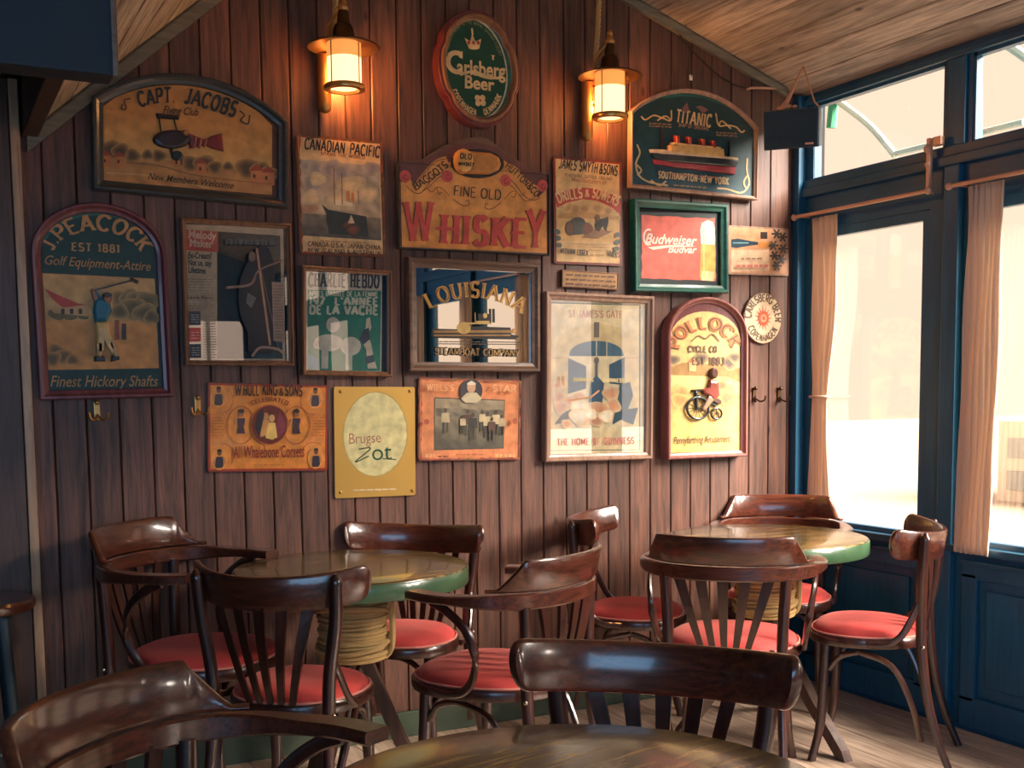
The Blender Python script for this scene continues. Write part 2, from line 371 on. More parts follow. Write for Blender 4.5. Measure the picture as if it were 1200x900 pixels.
for k in range(NW):
    y0 = -.075-PITCH*k
    if k in (5, 6):                                    # unseen bays closed to block light and darken the wall's left end
        MB().box((W, y0+.0, .70), (W+.045, y0-PITCH, 2.03)).box((W, y0+.0, 2.25), (W+.045, y0-PITCH, 2.575)).obj('light_block_panel', M['navy'], wr); continue
    win = MB()
    # lower casement
    ya, yb = y0, y0-.68
    win.box((W+.004, ya, .725), (W+.04, ya-.05, 2.03), .004).box((W+.004, yb+.04, .725), (W+.04, yb, 2.03), .004)
    win.box((W+.006, ya-.045, 1.99), (W+.038, yb+.035, 2.03)).box((W+.006, ya-.045, .725), (W+.038, yb+.035, .745))
    # transom light frame
    win.box((W+.004, ya, 2.25), (W+.036, ya-.012, 2.575)).box((W+.004, y0-.745, 2.25), (W+.036, y0-.733, 2.575)).box((W+.004, ya, 2.563), (W+.036, y0-.745, 2.575)).box((W+.004, ya, 2.25), (W+.036, y0-.745, 2.258))
    w_ = win.obj('window_%d' % (k+1), M['navy']); tag(w_, kind='structure')
    MB().box((W+.020, ya-.05, .745), (W+.024, yb+.04, 1.99)).obj('pane', M['winglass'], w_)
    MB().box((W+.020, ya-.012, 2.258), (W+.024, y0-.733, 2.563)).obj('pane', M['winglass'], w_)
    # posts between the windows
    e = YB if k == NW-1 else y0-PITCH
    MB().box((W, yb, .70), (W+.045, e, 2.03)).obj('post', M['navy'], wr)
    MB().box((W, y0-.745, 2.25), (W+.045, e, 2.575)).obj('post', M['navy'], wr)
    if k < 6:
        MB().box((W-.03, yb-.09, 0), (W, yb-.165, 2.175), .006).obj('pilaster', M['navy'], wr)
        MB().box((W-.014, y0-.77, 2.25), (W, y0-.85, 2.575), .004).obj('pilaster', M['navy'], wr)
        # framed panel below the window
        MB().box((W-.02, ya-.02, .60), (W, yb-.06, .67), .005).box((W-.02, ya-.02, .02), (W, yb-.06, .14), .005)\
            .box((W-.02, ya-.02, .12), (W, ya-.09, .62), .005).box((W-.02, yb+.02, .12), (W, yb-.06, .62), .005).obj('panel_frame', M['navy'], wr)
        MB().box((W-.034, ya-.02, .655), (W-.018, yb-.06, .672), .003).obj('panel_moulding', M['navyrail'], wr)
        MB().box((W-.012, ya-.13, .19), (W-.0005, yb+.06, .56), .005).obj('panel', M['navy'], wr)
o = MB().box((2.4, YB-.06, .72), (2.44, YB-.03, 2.1)).box((3.2, YB-.06, .72), (3.25, YB-.03, 2.1)).box((2.8, YB-.06, .72), (2.84, YB-.03, 2.1)).obj('window_11', M['navy']); tag(o, kind='structure')

# outside the windows
tag(MB().box((W+.13, -40, -.6), (60, 40, -.5)).obj('ground', M['ground']), kind='structure')
aw = empty('awning_frame', (W+.42, -.4, 0)); tag(aw, 'pale green metal awning frame with an arched bar outside the transom windows', 'awning')
def aobj(mb, name, mat):
    o = mb.obj(name, mat, aw, True); o.location = (-W-.42, .4, 0); return o
def outp(px, py, X):
    d = ray(px, py); return CP+d*(X/d.x)
XO = W+.42
aobj(MB().tube([outp(1146, 60, W+.2), outp(1146, 168, W+.2)], .017, 8), 'upright', M['outgreen'])
aobj(MB().tube([outp(958, 170, W+.25), outp(958, 206, W+.25)], .02, 8), 'upright', M['outgreen'])
aobj(MB().tube([outp(977, 118, XO), outp(974, 150, XO)], .024, 8), 'upright', M['outgreen'])
aobj(MB().tube(crom([outp(972, 112, XO), outp(995, 128, XO), outp(1022, 150, XO), outp(1050, 183, XO)]), .017, 8), 'arched_bar', M['outpale'])
aobj(MB().tube([outp(1046, 181, XO), outp(1107, 166, XO), outp(1200, 143, XO)], .014, 8), 'cross_bar', M['outpale'])
aobj(MB().tube([outp(1180, 52, XO), outp(1215, 76, XO)], .02, 8), 'arched_bar', M['outpale'])
hp = outp(1169, 560, 15); hs = empty('pale_house', (15, hp.y-3, 0)); tag(hs, 'pale house across the street seen through the window behind the right curtain', 'building')
MB().box((0, -9, -.5), (6, 3, .75)).obj('facade', M['outwall'], hs)
for a in range(6):
    for b in range(2):
        MB().box((-.04, 2.2-a*1.2, -.32+b*.5), (.02, 2.8-a*1.2, -.02+b*.5), .01).obj('pane', M['outdark'], hs)

# ------------------------------------------------------------------ curtains
def curtain(name, X, y0, y1, zt, zb, label, tie=None, folds=7, amp=.016, ws=None):
    """hanging cloth: y0..y1 along the wall, folds as a wave; tie = (z, y, width)"""
    c = empty(name, (X, (y0+y1)/2, zb)); tag(c, label, 'curtain')
    nz, ny = 40, folds*8
    V = []; F = []
    for i in range(nz+1):
        t = i/nz; z = zt+(zb-zt)*t
        a, b = y0, y1
        if ws:
            for (za, a0, b0), (zc, a1, b1) in zip(ws, ws[1:]):
                if za >= z >= zc:
                    q = (za-z)/(za-zc); q = q*q*(3-2*q); a = a0+(a1-a0)*q; b = b0+(b1-b0)*q
        wd = abs(b-a)/abs(y1-y0)
        for j in range(ny+1):
            s = j/ny
            ph = 2*PI*folds*s+.5*math.sin(7*s+3*t)
            V.append((amp*(.8+.5*math.sin(5*s+1))*math.sin(ph)*(.6+.5*t)+.004*math.sin(13*t+9*s), a+(b-a)*(s+.01*math.sin(ph*2+t*4))-(y0+y1)/2, z-zb))
    for i in range(nz):
        for j in range(ny):
            k = i*(ny+1)+j; F.append((k, k+1, k+ny+2, k+ny+1))
    o = mesh('cloth', V, F, M['curtain'], c, True)
    md = o.modifiers.new('s', 'SOLIDIFY'); md.thickness = .002
    if tie:
        z, y, w = tie
        MB().tube([(.020*math.cos(u), y+w*math.sin(u)-(y0+y1)/2, z-zb) for u in [2*PI*q/16 for q in range(16)]], .006, 6, closed=True).obj('tie_band', M['curtain'], c, True)
    return c
XC = W-.06
def cy(px, py): return outp(px, py, XC)
p = [cy(947, 254), cy(976, 252), cy(946, 465), cy(965, 465), cy(941, 650), cy(966, 650)]
zt = 2.075; za = p[2].z; 
curtain('curtain', W-.037, p[0].y, p[1].y, zt, .66, 'narrow beige curtain beside the room corner, gathered with a tie at half height', (za, (p[2].y+p[3].y)/2, abs(p[2].y-p[3].y)/2+.006), 5, .010,
        [(zt+.01, p[0].y, p[1].y), (1.75, p[0].y, p[1].y-.004), (za, p[2].y, p[3].y), (.60, p[4].y+.01, p[5].y-.01)])
q0, q1 = cy(1135, 222).y, cy(1176, 218).y
q2, q3 = cy(1117, 645).y, cy(1158, 645).y
curtain('curtain', XC, q0, q1, 2.075, cy(1130, 648).z, 'long beige curtain hanging straight in front of the post between the two big windows', None, 7, .014,
        [(2.08, q0, q1), (1.4, (q0+q2)/2, (q1+q3)/2-.01), (.5, q2, q3)])
for k in (2, 3, 4):
    y = -.80-PITCH*k
    curtain('curtain', XC, y, y-.17, 2.07, .68, ['', '', 'beige curtain at the third window from the corner', 'beige curtain at the fourth window from the corner', 'beige curtain at the fifth window from the corner'][k], None, 5)
def rod(ya, yb, label):
    r = empty('curtain_rod', (XC, (ya+yb)/2, 2.09)); tag(r, label, 'curtain rod')
    MB().tube([(0, ya-(ya+yb)/2, 0), (0, yb-(ya+yb)/2, 0)], .0085, 10).obj('pole', M['copperrod'], r, True)
    for s in (ya, yb): MB().ball((0, s-(ya+yb)/2, 0), .015).obj('finial', M['copperrod'], r, True)
    for s in (ya-.03, yb+.03): MB().tube([(0, s-(ya+yb)/2, 0), (.06, s-(ya+yb)/2, 0)], .005, 6).obj('bracket', M['copperrod'], r, True)
    return r
rod(-.03, -.80, 'thin copper curtain rod across the window nearest the corner')
rod(-.90, -1.68, 'thin copper curtain rod across the second window from the corner')
for k in (2, 3): rod(-.03-PITCH*k-.02, -.80-PITCH*k, ['third', 'fourth'][k-2]+' curtain rod along the window wall, towards the viewer')
lt = empty('curtain_latch', (XC, -.79, 2.09)); tag(lt, 'upright brass latch bar at the end of the first curtain rod', 'latch')
MB().box((.0, -.011, -.01), (.02, .006, .20), .004).obj('bar', M['copperrod'], lt)
MB().ball((.004, 0, .16), .017).obj('knob', M['copperrod'], lt, True); MB().ball((.004, 0, .10), .012).obj('knob', M['copperrod'], lt, True)
MB().box((.005, -.06, .165), (.03, -.02, .20), .004).obj('catch', M['copperrod'], lt)

# ------------------------------------------------------------------ chairs
def outline(rx, ry, n=36, back=.86):
    """seat plan: nearly round, a little square in front"""
    o = []
    for j in range(n):
        a = 2*PI*j/n; c, s = math.cos(a), math.sin(a)
        e = 2/2.5; x = rx*abs(c)**e*(1 if c >= 0 else -1); y = ry*abs(s)**e*(1 if s >= 0 else -1)
        if y < 0: x *= 1-.14*(-y/ry)
        o.append((x, y))
    return o
def lay(rx, ry, z, n=36): return [(x, y, z) for x, y in outline(rx, ry, n)]
def seat_parts(root, rx, ry, oy=0.0):
    MB().loft([lay(rx-.02, ry-.02, .425), lay(rx-.003, ry-.003, .428), lay(rx, ry, .436), lay(rx, ry, .456), lay(rx-.004, ry-.004, .463), lay(rx-.02, ry-.02, .465)]).obj('seat_frame', M['chair'], root, True)
    n0 = len(bpy.data.objects)
    t = PI/2; L = []
    for i in range(9):
        a = t*i/8; k = math.cos(a*.995); L.append(lay((rx-.016)*(.12+.88*k**.55) if i else rx-.016, (ry-.016)*(.12+.88*k**.55) if i else ry-.016, .462+.042*math.sin(a)**.9))
    cu = MB().loft(L).obj('seat_cushion', M['velvet'], root, True)
    MB().tube([(x, y, .466) for x, y in outline(rx-.011, ry-.011)], .0042, 6, closed=True).obj('piping_highlight', M['piping_highlight'], cu, True)
    for ch in root.children: ch.location.y = oy
def legs(root, fx, fy, ax=.0):
    for s in (-1, 1):
        MB().tube(crom([(s*fx, fy, .432), (s*(fx+.004), fy+.006, .30), (s*(fx+.012), fy+.016, .13), (s*(fx+.03), fy+.042, 0)], 4), [.020]*3+[.019]*3+[.017]*3+[.015]*4, 10).obj('leg', M['chair'], root, True)
def arches(root, fx, fy, bx, by):
    b = MB(); 
    for s in (-1, 1):
        o = MB().tube(crom([(s*(fx+.004), fy-.012, .335), (s*(fx+.012), fy-.05, .385), (s*(fx+.022), fy-.11, .408), (s*(fx+.026), 0, .408), (s*(bx+.024), by+.10, .375), (s*(bx+.014), by+.035, .25), (s*(bx+.004), by+.0, .115)], 5), .0105, 8).obj('side_brace', M['chair'], root, True)
    MB().tube(crom([(-fx+.01, fy+.006, .325), (-fx+.045, fy-.002, .385), (-fx+.10, fy-.01, .41), (0, fy-.012, .414), (fx-.10, fy-.01, .41), (fx-.045, fy-.002, .385), (fx-.01, fy+.006, .325)], 5), .0105, 8).obj('front_brace', M['chair'], root, True)
def board(arc, heights, thick, lean, zmid, zrefs, n=12):
    """curved back board: arc = plan points, heights = (zlow, zhigh) per station"""
    L = []
    m = len(arc)
    for i, (x, y) in enumerate(arc):
        a = arc[max(i-1, 0)]; b = arc[min(i+1, m-1)]; tx, ty = b[0]-a[0], b[1]-a[1]; l = math.hypot(tx, ty)
        nx, ny = ty/l, -tx/l                       # outward, away from the sitter
        z0, z1 = heights[i]; h = thick/2; r = min(h*.8, (z1-z0)/2*.9)
        pr_ = [(-h, z0+r), (-h, z1-r), (-h*.6, z1-r*.25), (0, z1), (h*.6, z1-r*.25), (h, z1-r), (h, z0+r), (h*.6, z0+r*.25), (0, z0), (-h*.6, z0+r*.25)]
        L.append([(x+nx*(d+lean*(z-zmid)), y+ny*(d+lean*(z-zmid)), z) for d, z in pr_])
    return MB().loft(L)
def side_chair():
    root = empty('bistro_side_chair')
    seat_parts(root, .208, .205); legs(root, .150, .125); arches(root, .150, .125, .178, -.205)
    Rr, cy0 = .312, .062; A = R(59)
    def pa(a, r=Rr): return (r*math.sin(a), cy0-r*math.cos(a))
    n = 34; arc = []; hs = []
    for i in range(n+1):
        # denser stations at the rounded ends
        u = -math.cos(PI*i/n); a = A*u; arc.append(pa(a))
        e = min(1, (1-abs(u))*A*Rr/.034); k = math.sqrt(max(0, 1-(1-e)**2.6)); h = .011+.041*k
        dz = .012-.026*(1-u*u); hs.append((.800-h+dz, .800+h+dz))
    board(arc, hs, .021, .14, .80, None).obj('crest_rail', M['chairx'], root, True)
    for s in (-1, 1):
        a = R(39); px, py = pa(a, Rr+.021); tube = MB()
        P = [(s*.200, -.310, 0), (s*.192, -.262, .12), (s*.184, -.222, .27), (s*.180, -.200, .43), (s*.184, -.196, .56), (s*(px-.004), py-.002, .70), (s*(px+.003), py-.008, .80), (s*(px+.005), py-.011, .832), (s*(px+.006), py-.012, .846)]
        pts = crom(P, 3); rr = []
        for q in pts: rr.append(.0125+.0065*min(1, q.z/.43) if q.z < .828 else max(.004, .019-.8*(q.z-.828)))
        tube.tube(pts, rr, 10).obj('back_post', M['chair'], root, True)
        MB().ball((s*.197, -.205, .447), .007).obj('screw', M['screw'], root, True)
        MB().tube(crom([(s*.196, -.190, .595), (s*.204, -.170, .55), (s*.212, -.135, .485), (s*.216, -.09, .453), (s*.214, -.02, .447)], 5), .0125, 8, ry=.008).obj('hip_brace', M['chair'], root, True)
    for k in range(-2, 3):
        x0, x1 = k*.030, k*.070; a = math.asin(x1/Rr); xt, yt = pa(a)
        L = []
        for i in range(9):
            t = i/8; w = .0085+.0085*t; x = x0+(xt-x0)*t; y = -.186+(yt+.186+.0)*t-.012*math.sin(PI*t); z = .44+.33*t; th = .0045
            ca, sa = math.cos(a*t), math.sin(a*t)
            L.append([(x-w*ca-th*sa*0, y-w*sa-th, z), (x+w*ca, y+w*sa-th, z), (x+w*ca, y+w*sa+th, z), (x-w*ca, y-w*sa+th, z)])
        MB().loft(L).obj('slat', M['chair'], root)
    return root
def arm_chair():
    root = empty('bistro_armchair')
    seat_parts(root, .238, .245, .022); legs(root, .170, .160); arches(root, .170, .160, .182, -.205)
    P = [(-.262, .135), (-.285, .06), (-.288, -.03), (-.270, -.125), (-.215, -.205), (-.12, -.258), (0, -.275), (.12, -.258), (.215, -.205), (.270, -.125), (.288, -.03), (.285, .06), (.262, .135)]
    pl = [(p.x, p.y) for p in crom([(a, b, 0) for a, b in P], 5)]
    L = []; m = len(pl)
    for i, (x, y) in enumerate(pl):
        a = pl[max(i-1, 0)]; b = pl[min(i+1, m-1)]; tx, ty = b[0]-a[0], b[1]-a[1]; l = math.hypot(tx, ty); nx, ny = ty/l, -tx/l
        u = min(1, max(0, (-y-.02)/.16)); w = .030-.018*u; h = .013+.011*u; zc = .742-.002*u; e = .005
        pr_ = [(-w, -h+e), (-w, h-e), (-w+e, h), (w-e, h), (w, h-e), (w, -h+e), (w-e, -h), (-w+e, -h)]
        L.append([(x+nx*d, y+ny*d, zc+z) for d, z in pr_])
    MB().loft(L).obj('arm_rail', M['chairx'], root, True)
    Pa = [(p.x, p.y) for p in crom([(a, b, 0) for a, b in P[3:10]], 9)]
    hs = []
    for x, y in Pa:
        k = min(1, max(0, (.252-abs(x))/.046)); hs.append((.7665, .778+.086*k))
    board(Pa, hs, .022, .22, .76, None).obj('crest_board', M['chairx'], root, True)
    for s in (-1, 1):
        pts = crom([(s*.205, -.312, 0), (s*.197, -.268, .13), (s*.190, -.232, .28), (s*.186, -.212, .43), (s*.188, -.212, .56), (s*.198, -.214, .725)], 3)
        MB().tube(pts, [.0125+.0065*min(1, q.z/.43) for q in pts], 10).obj('back_post', M['chair'], root, True)
        MB().ball((s*.205, -.218, .445), .007).obj('screw', M['screw'], root, True)
        MB().tube(crom([(s*.281, .055, .728), (s*.282, .0, .705), (s*.277, -.06, .655), (s*.266, -.085, .585), (s*.254, -.07, .51), (s*.247, -.03, .464), (s*.245, .025, .450), (s*.238, .08, .453)], 5), .0145, 8, ry=.010).obj('arm_hoop', M['chair'], root, True)
    for k in range(-2, 3):
        x0, x1 = k*.032, k*.074
        L = []; yt = -.275+.105*(x1/.215)**2*.66
        for i in range(9):
            t = i/8; w = .009+.0095*t; x = x0+(x1-x0)*t; y = -.205+(yt+.205)*t-.010*math.sin(PI*t); z = .44+.29*t; th = .0045; q = x1*t*.9
            L.append([(x-w, y-th-w*q*-1, z), (x+w, y-th+w*q, z), (x+w, y+th+w*q, z), (x-w, y+th-w*q, z)])
        MB().loft(L).obj('slat', M['chair'], root)
    return root
SC = side_chair(); AC = arm_chair(); used = set()
bpy.context.view_layer.update()
def chair(proto, x, y, th, label, sz=1.0):  # sz: chairs of slightly different height
    o = proto if proto.name not in used else copy_tree(proto)
    used.add(proto.name)
    o.location = (x, y, 0); o.rotation_euler = (0, 0, R(th)); o.scale = (1, 1, sz); tag(o, label, 'chair', 'bentwood chairs around the pub tables'); return o
chair(SC, 1.12, -2.40, 134.9, 'bentwood side chair with wide curved backrest drawn up to the front table, facing the viewer')
chair(SC, .972, -.803, 317.4, 'bentwood side chair seen from behind at the left table, slats dark over red seat')
chair(SC, 3.035, -1.005, 39, 'side chair seen sideways by the windows, back towards the right curtain')
chair(SC, 2.47, -.32, 229, 'side chair against the plank wall left of the right table, facing right')
chair(SC, 1.501, -.29, 136.3, 'side chair between the plank wall and the left table, backrest low behind its top')
chair(AC, 3.205, -.310, 138, 'armchair in the window corner behind the right table').scale = (.94, .94, 1)
chair(AC, 1.570, -.935, 31, 'armchair in the middle, seen from the side, between the two pub tables')
chair(AC, .775, -.32, 226, 'armchair with red seat against the plank wall at the far left, facing right', 1.06)
chair(AC, 2.475, -.93, 315.8, 'armchair seen from behind at the right table, its back to the viewer')
chair(AC, .404, -2.315, 224.2, 'armchair nearest the viewer at the lower left corner, shiny crest board')

# ------------------------------------------------------------------ tables
def torus_rope(m, r, z, t, cx=0, cy=0, el=1.0, tilt=0, ph=0):
    m.tube([(cx+r*math.cos(a), cy+r*math.sin(a)*el, z+tilt*math.sin(a+ph)) for a in [2*PI*k/40 for k in range(40)]], t, 6, closed=True)
def table(name, x, y, label, rz, feet, rope=True, rr=.382):
    r = empty(name, (x, y, 0), R(rz)); r.scale.z = .77/.7505; tag(r, label, 'table', 'round pub tables')
    MB().lathe([(rr-.012, .716), (rr-.004, .719), (rr, .724), (rr, .742), (rr-.003, .748), (rr-.010, .7505), (.25, .7505), (.001, .7505)], n=72).obj('table_top', M['table'], r, True)
    MB().lathe([(rr-.03, .690), (rr+.002, .693), (rr+.0045, .698), (rr+.0045, .741), (rr+.001, .7455), (rr-.002, .744), (rr-.03, .69)], n=72, cap=False).obj('rim', M['rim'], r, True)
    MB().box((-.2, -.03, .675), (.2, .03, .715), .004).box((-.03, -.2, .675), (.03, .2, .715), .004).obj('top_support', M['post'], r)
    for a, fr in feet:
        c, s = math.cos(R(a)), math.sin(R(a)); t0, t1 = -.105, fr
        def P(d, z, w): return Vector((c*d-s*w, s*d+c*w, z))
        o = .006
        z0, z1 = .70, .0; L = []
        for d, z in ((t0, .695), (-.02, .56), (.05, .42), (fr*.62, .18), (fr, .028)):
            L.append([P(d-.016, z-.02, -.019+o), P(d+.016, z+.008, -.019+o), P(d+.016, z+.008, .019+o), P(d-.016, z-.02, .019+o)])
        L.append([P(fr-.02, 0, -.019+o), P(fr+.03, 0, -.019+o), P(fr+.03, .02, .019+o), P(fr-.02, 0, .019+o)])
        MB().loft(L[:5]+[[P(fr-.01, 0, -.019+o), P(fr+.035, 0, -.019+o), P(fr+.035, 0, .019+o), P(fr-.01, 0, .019+o)]]).obj('leg', M['post'], r)
    if rope:
        MB().lathe([(.09, .455), (.100, .46), (.100, .655), (.09, .66)], n=32).obj('rope_core', M['rope'], r, True)
        m = MB()
        for k in range(15):
            z = .458+k*.0128; rad = .108+.004*math.sin(k*2.1); pts = []
            m.tube([(rad*math.cos(a)+.0015*math.cos(9*a+k), rad*math.sin(a), z+.003*math.sin(a+k)) for a in [2*PI*j/48 for j in range(48)]], .0072, 6, closed=True)
        torus_rope(m, .119, .50, .008, tilt=.02, ph=1); torus_rope(m, .120, .60, .008, tilt=-.03, ph=.4); torus_rope(m, .119, .645, .008, tilt=.02, ph=2.2)
        o = m.obj('rope_coil', M['rope'], r, True); o['kind'] = 'stuff'
        m = MB()
        for a in (R(-20), R(-34), R(-9)):
            c, s = math.cos(a), math.sin(a)
            m.tube(crom([(.105*c, .105*s, .66), (.128*c, .128*s, .63), (.132*c, .132*s, .55), (.128*c, .128*s, .48), (.108*c, .108*s, .452)], 6), .0085, 6)
        o = m.obj('rope_lashing', M['rope'], r, True); o['kind'] = 'stuff'
    return r
table('round_pub_table', 1.242, -.504, 'round table with green rim on rope-bound legs, left of the middle', 0, [(-28, .24), (100, .28), (215, .26)])
table('round_pub_table', 2.876, -.62, 'round table with green rim beside the windows at the right', 0, [(-88, .41), (44, .30), (165, .34)])
table('round_pub_table', .788, -2.747, 'nearest round wooden table cut off by the lower edge of the picture', 12, [(-90, .33), (30, .33), (150, .33)], False, .392)
st = empty('bar_stool', (.125, -.235, 0)); tag(st, 'dark round stool at the left edge of the picture against the left post', 'stool')
MB().lathe([(.13, .68), (.162, .683), (.168, .69), (.168, .708), (.160, .716), (.12, .718), (.001, .712)], n=48).obj('seat', M['chairx'], st, True)
for a in (45, 135, 225, 315):
    c, s = math.cos(R(a)), math.sin(R(a))
    MB().tube([(c*.09, s*.09, .69), (c*.115, s*.115, .35), (c*.145, s*.145, 0)], [.022, .02, .016], 10).obj('leg', M['stoolleg'], st, True)
MB().tube([(c_*.118, s_*.118, .25) for c_, s_ in [(math.cos(2*PI*k/24), math.sin(2*PI*k/24)) for k in range(24)]], .009, 8, closed=True).obj('foot_ring', M['stoolleg'], st, True)

# ------------------------------------------------------------------ wall lanterns
def lantern(px, label, rope_px):
    """ship's lantern on a brass tube; px shifts the first lamp's photo coordinates"""
    dx, dy, sc = px
    Y = -.15
    c = at(404+dx, 105+dy, Y); k = 1.0
    top = at(404+dx, 56+dy, Y).z-c.z
    root = empty('wall_lantern', (c.x, Y, c.z)); tag(root, label, 'lamp', 'brass ship lanterns')
    z1 = top
    # opal cylinder and its amber top
    MB().lathe([(.052, .012), (.060, .014), (.060, z1*.74)], n=28, cap=False).obj('glass', M['opal'], root, True)
    MB().lathe([(.060, z1*.74), (.060, z1+.02)], n=28, cap=False).obj('glass_top', M['opaltop'], root, True)
    MB().lathe([(.004, .004), (.045, .004), (.052, .012)], n=28).obj('glass_base', M['opal'], root, True)
    MB().lathe([(.052, -.004), (.071, -.002), (.073, .006), (.071, .014), (.062, .014), (.052, .006), (.052, -.004)], n=32, cap=False).obj('bottom_ring', M['brass'], root, True)
    for a in (30, 120, 210, 300):
        c_, s_ = math.cos(R(a)), math.sin(R(a)); MB().tube([(c_*.067, s_*.067, .005), (c_*.067, s_*.067, z1+.01)], .0022, 6).obj('guard_rod', M['brass'], root, True)
    MB().lathe([(.055, z1+.014), (.09, z1+.009), (.123, z1-.002), (.126, z1-.001), (.124, z1+.004), (.09, z1+.016), (.046, z1+.022)], n=48, cap=False).obj('disc_shade', M['shade'], root, True)
    MB().lathe([(.050, z1+.016), (.040, z1+.032), (.036, z1+.06), (.030, z1+.075), (.022, z1+.082), (.020, z1+.12), (.018, z1+.125)], n=28).obj('cap', M['darkbrass'], root, True)
    MB().lathe([(.018, z1+.12), (.020, z1+.135), (.012, z1+.146), (.012, z1+.155)], n=16).ball((0, 0, z1+.165), .012).obj('finial', M['brass'], root, True)
    # wall tube with arms
    tz = at(388+dx, 135+dy, 0).z-c.z
    f = MB().tube([(-.036, -Y-.035, tz+.02), (-.036, -Y-.035, z1+.0)], .024, 18); f.ball((-.036, -Y-.035, tz+.02), .024)
    f.obj('wall_tube', M['brass'], root, True)
    for z in (.02, z1*.45, z1*.9): MB().tube([(0, .066, z), (-.02, -Y-.04, z)], .006, 8).ball((0, .085, z), .009).obj('arm', M['darkbrass'], root, True)
    MB().tube(crom([(-.04, .05, z1+.02), (-.045, .03, z1+.07), (-.02, .0, z1+.115), (0, 0, z1+.12)], 5), .005, 8).obj('carrying_bail', M['brass'], root, True)
    l = light('POINT', 'lamp_light', (c.x, Y+.088, c.z+z1*.42), 8.5, (1.0, .42, .11), shadow_soft_size=.03)
    # hemp rope above
    a = at(rope_px[0], rope_px[1], -.09); b = at(rope_px[2], rope_px[3], -.03)
    rp = empty('hanging_rope', (a.x, a.y, a.z)); tag(rp, 'twisted hemp rope hanging down to the '+label.split(',')[0].replace('brass', 'lit brass'), 'rope', 'lamp ropes')
    b = b-a; b.z += .5; b.x += .0; b.y = .06
    for q in range(3):
        pts = []
        for i in range(161):
            t = i/160; ph = 2*PI*(t*17+q/3); w = .0058
            base = b*t; pts.append((base.x+w*math.cos(ph)+.006*math.sin(t*5), base.y+w*math.sin(ph), base.z))
        MB().tube(pts, .0056, 6).obj('strand', M['rope'], rp, True)
lantern((0, 0, 1), 'lit brass wall lantern on the left, above the ocean steamer poster', (392, 46, 392, 0))
lantern((311, 34, 1), 'lit brass wall lantern on the right, above the seed drill poster', (697, 86, 707, 0))

